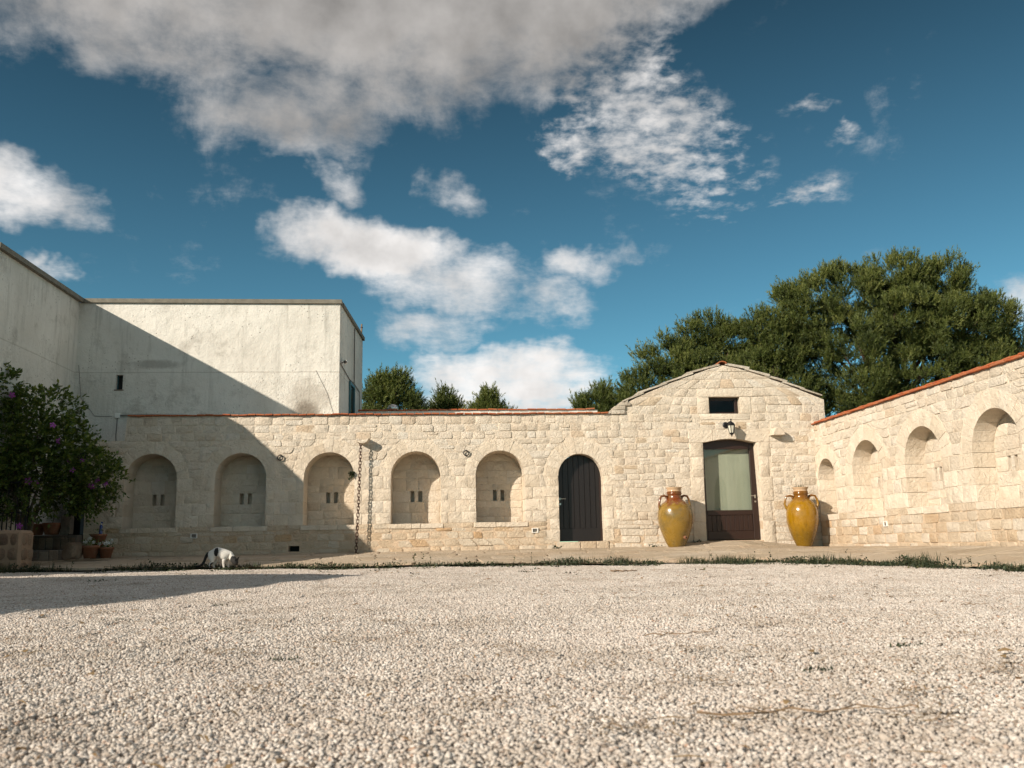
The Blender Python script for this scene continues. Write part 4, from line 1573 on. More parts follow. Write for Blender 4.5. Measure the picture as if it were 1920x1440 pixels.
# ------------------------------------------------------------------ fittings on the walls
def build_fittings():
    # rain chain: forged links, alternately turned
    top, bot = Vector((-1.665, 20.815, 2.90)), Vector((-1.745, 20.80, 0.415))
    ch = empty('rain_chain', bot)
    tag(ch, 'rusty iron rain chain hanging from the stone spout to the ground', 'chain')
    N = 34
    L = (top - bot).length
    pitch = L / N
    mb = MB()
    pts = []
    hw, hl = 0.030, pitch * 0.5
    for k in range(16):
        a = 2 * math.pi * k / 16
        x = hw * math.cos(a)
        z = (hl + .016 - hw) * (1 if math.sin(a) >= 0 else -1) + hw * math.sin(a)
        pts.append(Vector((x, 0, z)))
    # closed tube
    seg = 6
    vv, ff = [], []
    m = len(pts)
    for i in range(m):
        d = (pts[(i + 1) % m] - pts[i - 1]).normalized()
        a = Vector((0, 1, 0))
        b = d.cross(a)
        for k in range(seg):
            t_ = 2 * math.pi * k / seg
            vv.append(pts[i] + (a * math.cos(t_) + b * math.sin(t_)) * 0.0085)
    for i in range(m):
        for k in range(seg):
            ff.append((i * seg + k, i * seg + (k + 1) % seg, ((i + 1) % m) * seg + (k + 1) % seg, ((i + 1) % m) * seg + k))
    me = None
    for i in range(N):
        p_ = (top - bot) * ((i + .5) / N)
        p_.x += 0.008 * math.sin(i / N * 3.1)
        rz = (0.15 if i % 2 else 1.45) + random.uniform(-.12, .12)
        if me is None:
            o = mk('link', vv, ff, M_RUST, ch, True)
            me = o.data
        else:
            o = share('link', me, ch)
        o.location = p_
        o.rotation_euler = (random.uniform(-.04, .04), -math.atan2(bot.x - top.x, -L) + math.pi if False else 0.03, rz)
    MB().lathe([(.075, -.045), (.075, -.02), (.03, 0.0), (.02, .03)], 14).build('anchor', M_RUST, ch)
    # tethering rings
    for (x, z, lab) in ((-3.488, 2.62, 'black iron tethering ring between the second and third niche from the left'), (0.741, 2.68, 'black iron tethering ring between the fourth and fifth niche from the left')):
        e = empty('iron_ring', (x, 20.985, z))
        tag(e, lab, 'ring', 'iron rings on the niche wall')
        pts = [(0.058 * math.cos(2 * math.pi * k / 20), -.03, -.04 + 0.058 * math.sin(2 * math.pi * k / 20)) for k in range(21)]
        MB().tube(pts, .0125, 7, False).build('ring', M_IRON, e, True)
        MB().tube([(0, .03, .022), (0, -.05, .022)], .015, 8).build('staple', M_IRON, e)
    # recessed step lights
    def light(root_loc, rz, lab):
        e = empty('step_light', root_loc, rz)
        tag(e, lab, 'light', 'recessed step lights')
        fr = MB()
        fr.box(-.075, .075, -.03, .01, .038, .055, .003).box(-.075, .075, -.03, .01, -.055, -.038, .003).box(-.075, -.05, -.03, .01, -.038, .038, .003).box(.05, .075, -.03, .01, -.038, .038, .003)
        fr.build('frame', M_WHITE, e)
        MB().box(-.05, .05, -.006, .005, -.038, .038).build('lens', M_CABLE, e)
        for k in range(2):
            MB().box(-.05, .05, -.018, -.012, -.018 + k * .026, -.012 + k * .026).build('louvre', M_COPING, e)
    light((-5.332, 20.985, .855), 0, 'white framed step light low under the leftmost niches')
    light((2.304, 20.985, .845), 0, 'white framed step light left of the arched plank door')
    light((9.10, 17.84, .805), R(-90), 'white framed step light low on the sunlit side wall')
    # wall lantern
    e = empty('wall_lantern', (7.0, 20.985, 3.19))
    tag(e, 'black iron wall lantern above the glazed door', 'lamp')
    o = MB().lathe([(.075, 0), (.075, .012), (.055, .025)], 16).build('back_plate', M_IRON, e, loc=(-.06, 0.0, .06))
    o.rotation_euler = (R(90), 0, 0)
    MB().tube([(-.06, -.01, .06), (-.05, -.10, .09), (0, -.19, .12), (0.01, -.20, .10)], .016, 8).build('bracket', M_IRON, e)

    def hexp(r0, z0, r1, z1):
        v = [(r * math.cos(math.pi / 6 + math.pi / 3 * k), r * math.sin(math.pi / 6 + math.pi / 3 * k), z) for r, z in ((r0, z0), (r1, z1)) for k in range(6)]
        return v
    c = Vector((.01, -.20, 0))
    rf = MB()
    prof = [(.10, .025), (.098, .04), (.07, .085), (.025, .115), (.012, .125), (.012, .15), (.022, .165), (.012, .185)]
    rf.lathe(prof, 6)
    rf.build('roof', M_IRON, e, loc=c)
    MB().lathe([(.05, -.155), (.083, .024)], 6).build('glass', M_LAMPGLASS, e, loc=c)
    for k in range(6):
        a = math.pi / 3 * k
        MB().tube([(.052 * math.cos(a), .052 * math.sin(a), -.16), (.087 * math.cos(a), .087 * math.sin(a), .028)], .008, 5).build('glazing_bar', M_IRON, e, loc=c)
    MB().lathe([(.062, -.152), (.05, -.175), (.025, -.195), (.012, -.21), (.018, -.225), (.006, -.24)], 8).build('base', M_IRON, e, loc=c)


build_fittings()

# ------------------------------------------------------------------ oil jars
def jar_mat(name, tap):
    m, t, b = newmat(name)
    oc = t.n('ShaderNodeTexCoord').outputs['Object']
    sp = t.n('ShaderNodeSeparateXYZ')
    t.put(sp.inputs[0], oc)
    Z = sp.outputs[2]
    n = t.noise(oc, 4, 6, 0.6)
    mp = t.n('ShaderNodeMapping')
    t.put(mp.inputs[0], oc)
    mp.inputs['Scale'].default_value = (7, 7, 0.8)
    drip = t.noise(mp.outputs[0], 2.0, 5, 0.6)
    if tap:
        c = t.mix(n, (0.175, 0.098, 0.008), (0.265, 0.160, 0.030))
        brown = t.rng(t.math('ADD', Z, t.math('MULTIPLY', t.math('SUBTRACT', drip, .5), .42)), 0.93, 1.03)
        c = t.mix(brown, c, (0.145, 0.034, 0.004))
        dull = t.rng(t.noise(oc, 2.6, 8, .7), .46, .62)
        c = t.mix(t.math('MULTIPLY', dull, .75), c, (0.125, 0.088, 0.030))
    else:
        c = t.mix(n, (0.225, 0.108, 0.002), (0.300, 0.158, 0.005))
        brown = t.rng(t.math('ADD', Z, t.math('MULTIPLY', t.math('SUBTRACT', drip, .5), .25)), 1.0, 1.12)
        c = t.mix(t.math('MULTIPLY', brown, .8), c, (0.14, 0.045, 0.004))
        streak = t.rng(drip, .50, .68)
        c = t.mix(t.math('MULTIPLY', streak, .45), c, (0.13, 0.062, 0.004))
        green = t.rng(t.math('ADD', t.math('MULTIPLY', Z, -1), t.math('MULTIPLY', drip, .4)), -.35, -.05)
        c = t.mix(t.math('MULTIPLY', green, .55), c, (0.10, 0.062, 0.006))
    raw = t.rng(Z, 1.262, 1.268)
    c = t.mix(raw, c, (0.42, 0.29, 0.18))
    ch = t.rng(t.noise(oc, 9, 4, .7), .70, .74)
    c = t.mix(t.math('MULTIPLY', ch, .7), c, (0.42, 0.30, 0.17))
    t.put(b.inputs['Base Color'], c)
    rr = t.math('ADD', t.rng(t.noise(oc, 7, 6, .7), .35, .7, .10, .42), t.math('MULTIPLY', raw, .6))
    t.put(b.inputs['Roughness'], rr)
    b.inputs['Coat Weight'].default_value = 0.35
    b.inputs['Coat Roughness'].default_value = 0.08
    bump(t, b, t.math('ADD', n, t.math('MULTIPLY', t.noise(t.vmath('MULTIPLY', oc, (1, 1, 12)), 3, 2), .4)), .12, .02)
    return m


def build_jar(x, y, z, rz, tap, label):
    e = empty('oil_jar', (x, y, z), rz)
    tag(e, label, 'jar', 'glazed oil jars flanking the glazed door')
    m = jar_mat('amber glaze ' + ('worn' if tap else 'bright'), tap)
    if tap:
        ctl = [(.170, 0), (.205, .05), (.285, .22), (.355, .42), (.390, .58), (.396, .72), (.385, .84), (.350, .93), (.285, 1.0), (.205, 1.05), (.165, 1.10), (.158, 1.15), (.160, 1.185), (.158, 1.19)]
    else:
        ctl = [(.165, 0), (.19, .06), (.25, .20), (.315, .38), (.352, .55), (.358, .70), (.350, .84), (.315, .95), (.255, 1.03), (.185, 1.08), (.155, 1.12), (.148, 1.16), (.155, 1.185), (.158, 1.19)]
    # smooth profile
    zs = [c[1] for c in ctl]
    rs = [c[0] for c in ctl]
    prof = []
    for k in range(45):
        zz = 1.19 * k / 44
        prof.append((float(np.interp(zz, zs, rs)), zz))
    rr = [q[0] for q in prof]
    for _ in range(2):
        rr = [rr[0]] + [(rr[i - 1] + 2 * rr[i] + rr[i + 1]) / 4 for i in range(1, len(rr) - 1)] + [rr[-1]]
    prof = [(r_, q[1]) for r_, q in zip(rr, prof)]
    prof += [(.178, 1.20), (.180, 1.215), (.160, 1.225), (.172, 1.235), (.174, 1.25), (.158, 1.262), (.150, 1.268), (.158, 1.31), (.182, 1.345), (.184, 1.355), (.160, 1.352), (.145, 1.32)]
    MB().lathe(prof, 40).build('body', m, e, True)
    MB().lathe([(.001, 1.318), (.146, 1.322)], 20, cap=False).build('soil', M_SOIL, e)
    for s in (-1, 1):
        pts = [(s * .165, 0, 1.135), (s * .24, 0, 1.168), (s * .315, 0, 1.155), (s * .352, 0, 1.08), (s * .372, 0, .98), (s * (.372 if tap else .345), 0, .90), (s * (.352 if tap else .320), 0, .86)]
        MB().tube(pts, [.030, .026, .024, .024, .025, .028, .034], 10).build('handle', m, e, True)
        MB().tube([(s * .17, 0, 1.11), (s * .205, -.01, 1.115)], [.03, .022], 8).build('handle_knob', m, e, True)
    if tap:
        MB().tube([(0.09, -.275, .225), (0.10, -.335, .215)], [.04, .032], 10).build('spigot_collar', M_POT, e)
        MB().tube([(0.10, -.334, .215), (0.101, -.338, .215)], .016, 10).build('spigot_hole', M_DARK, e)
    # tuft of succulents in the mouth
    V, Tt, A = [], [], []
    nb = 90 if not tap else 60
    for k in range(nb):
        a = NP.uniform(0, 2 * math.pi)
        r0 = NP.uniform(0, .13)
        b0 = np.array([r0 * math.cos(a), r0 * math.sin(a), 1.32])
        ln = NP.uniform(.05, .12) * (1.0 if not tap else .75)
        out = np.array([math.cos(a), math.sin(a), 0]) * NP.uniform(.2, 1.0) * ln
        tip = b0 + out + np.array([0, 0, ln * NP.uniform(.4, 1.0)])
        sd = np.array([-math.sin(a), math.cos(a), 0]) * NP.uniform(.006, .011)
        i = len(V)
        V += [b0 - sd, b0 + sd, (b0 + tip) / 2 + sd * 1.1, tip]
        Tt += [(i, i + 1, i + 2), (i, i + 2, i + 3)]
        A += [NP.uniform(.1, .8)] * 4
    mesh_np('plant', V, Tt, M_WEED, e, A)
    return e


build_jar(5.46, 20.45, pave_z(5.46, 20.45) + .015, R(8), True, 'worn olive-yellow oil jar with brown shoulders and spigot, left of the glazed door')
build_jar(8.44, 20.45, pave_z(8.44, 20.45) + .012, R(-14), False, 'shiny amber oil jar in the corner right of the glazed door')

# ------------------------------------------------------------------ entrance corner on the left
def build_corner():
    rng = random.Random(31)
    # steps
    st = empty('stone_steps', (-8.2, 20.4, 0.3))
    tag(st, 'low rough stone steps rising to the dark doorway in the left corner', 'steps')
    MB().box(-1.3, .46, -.55, .3, 0, .30, .02).build('step', M_STEP, st)
    MB().box(-1.3, .46, .30, 1.8, 0, .62, .02).build('landing', M_STEP, st)
    for k in range(9):
        a = -.95 + k * .155
        MB().box(a, a + .14, .275, .31, .32 + rng.uniform(-.01, .01), .56, .015).build('riser_stone', M_RUBBLE, st)
    for k in range(7):
        a = -.95 + k * .2
        MB().box(a, a + .18, -.575, -.54, .08, .27 + rng.uniform(-.02, .02), .015).build('riser_stone', M_RUBBLE, st)
    # boulder beside the steps
    bm = bmesh.new()
    bmesh.ops.create_icosphere(bm, subdivisions=3, radius=1)
    for v in bm.verts:
        n = 1 + .14 * math.sin(v.co.x * 4 + 1) * math.cos(v.co.z * 3) + .08 * math.sin(v.co.y * 7 + v.co.x * 5)
        v.co = Vector((v.co.x * .21 * n + v.co.z * .03, v.co.y * .16 * n, max(-.8, v.co.z) * .20 * n))
    me = bpy.data.meshes.new('boulder')
    bm.to_mesh(me)
    bm.free()
    me.materials.append(M_RUBBLE)
    o = share('boulder', me, None, (-7.36, 19.55, .56))
    tag(o, 'rounded grey-brown boulder at the foot of the stone steps', 'rock')
    # rubble pier at the left edge
    pr = empty('rubble_pier', (-8.02, 17.45, 0.1))
    tag(pr, 'brown rubble-stone pier with wide mortar joints at the left edge', 'pier')
    mbp = MB().box(-1.1, .52, 0, .55, 0, .86, .05)
    o = mbp.build('mortar_core', M_PIERMORTAR, pr)
    z = .03
    for h in (.26, .25, .25):
        u = -1.05
        while u < .44:
            w = rng.uniform(.15, .28)
            w = min(w, .49 - u)
            if w > .08:
                add_stone('stone', [(u, z), (u + w, z), (u + w, z + h), (u, z + h)], M_RUBBLE, pr, rng, gap=.022, proud=.016, back=.03, bev=.016, cut=.05, bulge=.02)
            u += w
        z += h + .01
    # side face stones
    z = .03
    for h in (.26, .25, .25):
        u = .02
        while u < .50:
            w = min(rng.uniform(.18, .3), .53 - u)
            if w > .1:
                o_ = stone_poly([(u, z), (u + w, z), (u + w, z + h), (u, z + h)], .022, rng, .05)
                v, f = ring_block(o_, .014, .03, .014, rng, .015)
                v = [(.52 - y, a, b) for a, y, b in v]
                mk('stone', v, f, M_RUBBLE, pr, True)
            u += w
        z += h + .01
    # iron railing
    rl = empty('iron_railing', (-8.5, 18.6, .95))
    tag(rl, 'black iron railing behind the rubble pier, half hidden by the purple-flowered shrub', 'railing')
    for z_ in (.36, .95):
        MB().box(-1.2, .58, -.012, .012, z_, z_ + .03).build('rail', M_IRON, rl)
    u = -1.15
    k = 0
    while u < .56:
        MB().box(u - .009, u + .009, -.009, .009, -.1, .98 if k % 2 == 0 else .36).build('bar', M_IRON, rl)
        u += .085
        k += 1
    MB().box(.55, .60, -.025, .025, -.12, 1.05, .004).build('post', M_IRON, rl)
    # planters on the landing
    for (x, y, rx, ry, h, lab, nm) in ((-8.55, 20.55, .20, .16, .24, 'dark terracotta planter on the left of the step landing', 'planter'), (-8.16, 20.42, .19, .17, .25, 'orange terracotta planter in the middle of the step landing', 'planter')):
        e = empty(nm, (x, y, .925))
        tag(e, lab, 'planter', 'planters on the step landing')
        ob = MB().lathe([(.72, 0), (.92, h * .8 / h * .8), (1.0, .82), (1.04, .84), (1.06, 1.0), (.95, 1.0), (.92, .8)], 24).build('pot', M_POT, e, True)
        ob.scale = (rx, ry, h)
        ob = MB().lathe([(.001, .84), (.93, .86)], 20, cap=False).build('soil', M_SOIL, e)
        ob.scale = (rx, ry, h)
        V, Tt, A = [], [], []
        for q in range(26):
            a = rng.uniform(0, 6.28)
            s0 = np.array([0.3 * rx * math.cos(a), .3 * ry * math.sin(a), h * .85])
            top_ = s0 + np.array([rng.uniform(-.2, .2), rng.uniform(-.15, .15), rng.uniform(.15, .5)])
            add_leaf(V, Tt, A, top_, .05, rng)
            add_leaf(V, Tt, A, (s0 + top_) / 2 + np.array([.03, 0, 0]), .05, rng)
        mesh_np('plant', V, Tt, M_HIB, e, A)
        MB().tube([(0, 0, h * .8), (.03, 0, h + .15), (-.02, .02, h + .42)], [.014, .010, .006], 6).build('stem', M_STEM, e)
    blk = MB().box(-.10, .10, -.10, .10, 0, .40, .012).build('stone_block', M_STEP, None, loc=(-7.86, 20.45, .925))
    tag(blk, 'upright grey stone block beside the dark doorway', 'block')
    # cluster of flower pots
    def pot(x, y, z, r, h, lab, flowers):
        e = empty('flower_pot', (x, y, z))
        tag(e, lab, 'flower pot', 'flower pots against the end of the niche wall')
        MB().lathe([(r * .68, 0), (r * .98, h * .82), (r * 1.06, h * .83), (r * 1.08, h), (r * .95, h), (r * .9, h * .85)], 22).build('pot', M_POT, e, True)
        MB().lathe([(.001, h * .88), (r * .93, h * .9)], 18, cap=False).build('soil', M_SOIL, e)
        V, Tt, A = [], [], []
        for q in range(120 if flowers else 26):
            a = rng.uniform(0, 6.28)
            rr_ = rng.uniform(0, r * 1.15)
            add_leaf(V, Tt, A, np.array([rr_ * math.cos(a), rr_ * math.sin(a), h + rng.uniform(.0, .13 if flowers else .10)]), .045, rng)
        mesh_np('foliage', V, Tt, M_HIB, e, A)
        for q in range(9 if flowers else 0):
            a = rng.uniform(3.0, 6.6)
            rr_ = rng.uniform(.3, 1.1) * r
            bloom(e, (rr_ * math.cos(a), rr_ * math.sin(a), h + rng.uniform(.05, .17)), .034, M_WPETAL, rng)
    pot(-7.05, 19.62, .415, .17, .26, 'left terracotta pot of white flowers against the niche wall end', True)
    pot(-6.76, 19.70, .415, .14, .22, 'right terracotta pot of white flowers against the niche wall end', True)
    pot(-7.02, 19.95, .66, .155, .25, 'raised terracotta pot behind the two pots of white flowers', False)
    MB_stand = MB().box(-.13, .13, -.11, .11, 0, .255, .02).build('stone_plinth', M_STEP, None, loc=(-7.02, 19.95, .405))
    tag(MB_stand, 'small stone plinth under the raised terracotta pot', 'plinth')
    fg = empty('blue_figurine', (-6.97, 19.92, .895))
    tag(fg, 'small blue glazed figurine standing in the raised terracotta pot', 'figurine')
    MB().lathe([(.035, 0), (.040, .02), (.034, .09), (.030, .14), (.034, .175), (.022, .20), (.016, .215)], 12).build('robe', M_BLUEGLAZE, fg, True)
    MB().lathe([(.004, .206), (.020, .218), (.024, .238), (.018, .258), (.004, .264)], 12).build('head', M_WHITE, fg, True)
    MB().lathe([(.020, .225), (.029, .240), (.023, .264), (.004, .274)], 12).build('veil', M_BLUEGLAZE, fg, True).location = (.004, .006, 0)


def add_leaf(V, T, A, p, size, rng, d=None):
    p = np.asarray(p, float)
    if d is None:
        d = np.array([rng.gauss(0, 1), rng.gauss(0, 1), rng.gauss(.2, .8)])
    d = d / (np.linalg.norm(d) + 1e-9)
    s = np.cross(d, [rng.gauss(0, .4), rng.gauss(0, .4), 1.0])
    s /= np.linalg.norm(s) + 1e-9
    up_ = np.cross(s, d)
    L = size * rng.uniform(.7, 1.3)
    w = L * .30
    i = len(V)
    m = p + d * L * .5 + up_ * L * .06
    V += [p, m + s * w - up_ * .1 * w, p + d * L, m - s * w - up_ * .1 * w]
    T += [(i, i + 1, i + 2), (i, i + 2, i + 3)]
    A += [min(1, max(0, rng.gauss(.45, .25)))] * 4


def bloom(parent, loc, r, mat, rng):
    """five-petalled flower facing outwards"""
    v = [(0, -.25 * r, 0)]
    f = []
    for k in range(5):
        a0 = 2 * math.pi * k / 5
        for da, rr_, y in ((-.42, .62, -.12), (-.30, 1.0, .10), (.0, 1.08, .05), (.30, 1.0, .10), (.42, .62, -.12)):
            v.append((rr_ * r * math.cos(a0 + da), y * r, rr_ * r * math.sin(a0 + da)))
        b = 1 + 5 * k
        f += [(0, b, b + 1), (0, b + 1, b + 2), (0, b + 2, b + 3), (0, b + 3, b + 4)]
    o = mk('flower', v, f, mat, parent, True, loc)
    o.rotation_euler = (rng.uniform(-.7, .5), rng.uniform(0, 6), rng.uniform(-.7, .7))
    return o


build_corner()

# ------------------------------------------------------------------ flowering shrub
def build_shrub():
    rng = random.Random(77)
    base = Vector((-8.15, 19.05, .95))
    e = empty('flowering_shrub', base)
    tag(e, 'big dark green shrub with purple flowers at the left edge', 'shrub')
    tips = []
    mbs = MB()
    lobes = [(-.25, 0, 1.75, 1.05, .85, .85), (-.9, .1, 1.8, .8, .8, 1.0), (.55, -.1, 1.45, .85, .75, .75), (1.05, -.15, 1.15, .62, .6, .55), (.0, -.2, 1.0, 1.1, .75, .62), (-.75, 0, 2.75, .45, .5, .65),
             (.15, .1, 2.35, .75, .6, .55), (1.35, -.1, 1.05, .40, .4, .42), (-1.0, 0, .9, .7, .7, .6), (1.25, 0, .62, .25, .3, .30)]
    V, T, A = [], [], []
    for (lx, ly, lz, rx, ry, rz_) in lobes:
        nb = int(520 * rx * rz_ + 50)
        for k in range(nb):
            u = np.array([rng.gauss(0, 1), rng.gauss(0, 1), rng.gauss(0, 1)])
            u /= np.linalg.norm(u)
            rad = rng.uniform(.55, 1.05) ** .7 * (1.12 if rng.random() < .08 else 1)
            tip = np.array([lx, ly, lz]) + u * np.array([rx, ry, rz_]) * rad
            out = u * .6 + np.array([0, 0, .5 * rng.random() - .1])
            ln = rng.uniform(.16, .34)
            d = out / np.linalg.norm(out)
            for j in range(rng.randint(8, 13)):
                s = j / 12
                p = tip + d * ln * s + np.array([rng.gauss(0, .015), rng.gauss(0, .015), -.10 * s * s])
                dd = d + np.array([rng.gauss(0, .8), rng.gauss(0, .8), rng.gauss(-.05, .6)])
                add_leaf(V, T, A, p, .085, rng, dd)
            if rng.random() < .12:
                tips.append((tip, tip + d * ln))
    mesh_np('crown', V, T, M_HIB, e, A)
    # stems
    for k in range(9):
        a = rng.uniform(0, 6.28)
        l = lobes[k]
        p0 = (rng.uniform(-.12, .12), rng.uniform(-.1, .1), -.05)
        p3 = (l[0] * .8, l[1], l[2] + .1)
        MB().tube([p0, (p3[0] * .25, p3[1] * .3, .45), (p3[0] * .6, p3[1] * .6, p3[2] * .65), p3], [.035, .028, .02, .010], 7).build('stem', M_STEM, e)
    # blossoms on the side that faces the yard: (x, z) as in the crown, kept just outside its leaves
    spots = [(-.55, 2.95), (-.02, 2.62), (-.85, 1.55), (.72, 2.05), (.80, 1.75), (1.02, 1.35), (1.10, 1.18), (1.22, 1.38), (.35, .96), (.45, .93), (1.52, .98), (1.42, .86), (1.66, .92),
             (.30, .10), (-.35, .32)]
    for x_, z_ in spots:
        y_ = -.95 + .35 * abs(x_) + rng.uniform(-.08, .12)
        bloom(e, (x_, max(-1.0, y_), z_), .062 * rng.uniform(.75, 1.15), M_PETAL, rng)
    # trough it grows in
    MB().box(-.9, -.1, .1, .55, -.55, .02, .03).build('trough', M_STEP, e)


build_shrub()

# ------------------------------------------------------------------ pines
def build_pine(x, y, zb, label, lobes, seed, dens=1.0, trunk_top=None, needle=.115):
    """lobes: (dx, dy, z, rx, rz). Crown of needle tufts on many small clumps"""
    rng = np.random.default_rng(seed)
    pr = random.Random(seed)
    e = empty('pine_tree', (x, y, zb))
    tag(e, label, 'tree', 'pines behind the walls')
    clumps = []
    for (dx, dy, z, rx, rz_) in lobes:
        n = int(20 * rx * rz_ * dens) + 6
        for k in range(n):
            u = rng.normal(size=3)
            u /= np.linalg.norm(u)
            rad = rng.uniform(.3, 1.0) ** .5 * .93
            c = np.array([dx, dy, z + zb]) + u * np.array([rx, rx * .85, rz_]) * rad
            clumps.append((c, u, rng.uniform(.24, .50)))
    V, T, A = [], [], []
    base = 0
    m = 20
    for c, cu, r in clumps:
        # a branch end: foxtail shoots fanning up and out, needles all round each shoot
        n = int(34 * (r / .37) ** 2) + 5
        u = rng.normal(size=(n, 3))
        u /= np.linalg.norm(u, axis=1)[:, None]
        p = c + u * r * rng.uniform(.2, 1.0, size=(n, 1)) * np.array([1, 1, .8])
        ax = u * .45 + cu * .35 + rng.normal(size=(n, 3)) * .25 + np.array([0, 0, .85])
        ax /= np.linalg.norm(ax, axis=1)[:, None]
        L = rng.uniform(.16, .40, size=(n, 1, 1))
        tone = np.clip(.40 + .17 * rng.normal() + .16 * rng.normal(size=n), 0, 1)
        s_ = rng.uniform(0, 1, size=(n, m, 1))
        rd = rng.normal(size=(n, m, 3))
        rd -= (rd * ax[:, None, :]).sum(2, keepdims=True) * ax[:, None, :]
        rd /= np.linalg.norm(rd, axis=2, keepdims=True) + 1e-9
        q = p[:, None, :] + ax[:, None, :] * L * s_
        d = ax[:, None, :] * (.55 + .5 * s_) + rd * (.85 - .35 * s_)
        d /= np.linalg.norm(d, axis=2, keepdims=True)
        sd = np.cross(d, rng.normal(size=(n, m, 3)))
        sd /= np.linalg.norm(sd, axis=2, keepdims=True) + 1e-9
        nl = needle * rng.uniform(.6, 1.2, size=(n, m, 1))
        w = .011
        v = np.stack([q - sd * w, q + sd * w, q + d * nl], 2).reshape(-1, 3)
        V.append(v)
        k = n * m
        T.append(np.arange(k * 3).reshape(-1, 3) + base)
        tt = np.clip(tone[:, None] + .30 * (s_[:, :, 0] - .5), 0, 1)
        A.append(np.repeat(tt.ravel(), 3))
        base += k * 3
    mesh_np('crown', np.concatenate(V), np.concatenate(T), M_PINE, e, np.concatenate(A))
    H = trunk_top - zb
    pts = [(0, 0, -.2), (.05 * H * pr.uniform(-1, 1), 0, H * .35), (.06 * H * pr.uniform(-1, 1), .1, H * .7), (.05 * H * pr.uniform(-1, 1), 0, H)]
    MB().tube(pts, [.05 * H ** .8, .04 * H ** .8, .028 * H ** .8, .03], 10).build('trunk', M_BARK, e, True)
    for (dx, dy, z, rx, rz_) in lobes:
        for j in range(2):
            t_ = pr.uniform(.4, .8)
            p0 = Vector(pts[1]).lerp(Vector(pts[2]), t_)
            p1 = Vector((dx + pr.uniform(-.5, .5) * rx, dy + pr.uniform(-.5, .5) * rx, z + zb + pr.uniform(-.3, .3) * rz_))
            mid = p0.lerp(p1, .5) + Vector((0, 0, -.25))
            MB().tube([p0, mid, p1], [.010 * H, .007 * H, .02], 6).build('limb', M_BARK, e)
    return e


build_pine(18.2, 34, 0, 'largest dark green pine, tallest behind the sunlit side wall',
           [(-3.4, 0, 9.4, 1.5, 1.5), (-1.5, .3, 10.3, 1.6, 1.35), (.4, 0, 11.0, 1.5, 1.0), (2.4, 0, 10.7, 1.4, 1.05), (-4.2, 0, 7.7, 1.0, 1.1), (-2.2, -.6, 8.0, 1.7, 1.3), (.3, -.8, 8.9, 2.0, 1.5), (2.6, -.4, 8.8, 1.8, 1.5),
            (4.3, 0, 9.0, 1.2, 1.2), (5.0, .2, 7.7, .9, 1.1), (3.2, -.5, 7.0, 1.7, 1.1), (.9, -.8, 6.7, 1.9, 1.2), (-1.6, -.6, 6.2, 1.6, 1.0), (-3.3, 0, 6.0, 1.2, .9), (1.4, .8, 9.8, 1.6, 1.2), (4.6, .2, 6.5, 1.2, .9), (-.2, -.2, 5.3, 2.4, .8)],
           101, 1.35, 9.5)
build_pine(10.7, 34.5, 0, 'broad mid-height pine behind the stone gable, left of the largest pine',
           [(-2.6, 0, 6.5, 1.0, .9), (-1.4, 0, 7.6, 1.2, 1.0), (.1, 0, 8.5, 1.2, .85), (1.2, 0, 8.3, 1.1, .9), (2.0, .3, 7.3, 1.1, .9), (-.4, -.4, 6.7, 1.6, 1.1), (1.0, -.4, 6.4, 1.4, 1.0), (-2.9, 0, 5.4, .9, .8), (-1.2, -.3, 5.4, 1.6, .8), (1.2, 0, 5.2, 1.5, .8)],
           102, 1.25, 7.3)
build_pine(13.0, 33.5, 0, 'lighter green pine between the gable pine and the largest pine',
           [(-.3, 0, 8.6, .8, .75), (.4, 0, 7.8, 1.0, .9), (-.6, 0, 7.0, 1.0, .9), (.7, 0, 6.3, 1.1, .9), (-.4, 0, 5.6, 1.2, .8)], 103, 1.1, 7.4)
build_pine(6.4, 35, -.25, 'small pine peeking over the left eave of the gable',
           [(.25, 0, 6.75, .22, .42), (.2, 0, 6.3, .5, .5), (-.5, 0, 5.95, .45, .45), (-.55, 0, 6.3, .16, .3), (.65, 0, 5.8, .6, .55), (0, 0, 5.2, 1.0, .6)], 104, 1.3, 5.6)
build_pine(-1.5, 34, -.30, 'dark rounded pine right beside the farmhouse flank',
           [(-.45, 0, 7.15, .30, .42), (.12, 0, 7.2, .28, .40), (-.2, 0, 6.75, .60, .5), (.45, 0, 6.55, .45, .5), (-.75, 0, 6.3, .6, .6), (.7, 0, 5.8, .5, .6), (-.3, -.2, 5.7, 1.0, .7), (-.9, 0, 5.2, .7, .7), (.4, 0, 5.1, .8, .6)], 105, 1.3, 6.2)
build_pine(.40, 36, -.35, 'slender pine top second from the farmhouse flank',
           [(.02, 0, 6.85, .16, .42), (.34, 0, 6.6, .16, .36), (.05, 0, 6.45, .36, .4), (-.35, 0, 6.1, .45, .40), (.5, 0, 6.1, .4, .45), (0, 0, 5.6, .8, .5)], 106, 1.4, 6.0)
build_pine(2.05, 35, -.25, 'low rounded pine top left of the cloud bank above the rear parapet',
           [(.10, 0, 6.55, .18, .36), (-.12, 0, 6.3, .2, .36), (.1, 0, 6.1, .45, .4), (.6, 0, 5.95, .36, .42), (-.5, 0, 5.8, .45, .45), (0, 0, 5.4, .9, .5)], 107, 1.4, 5.8)

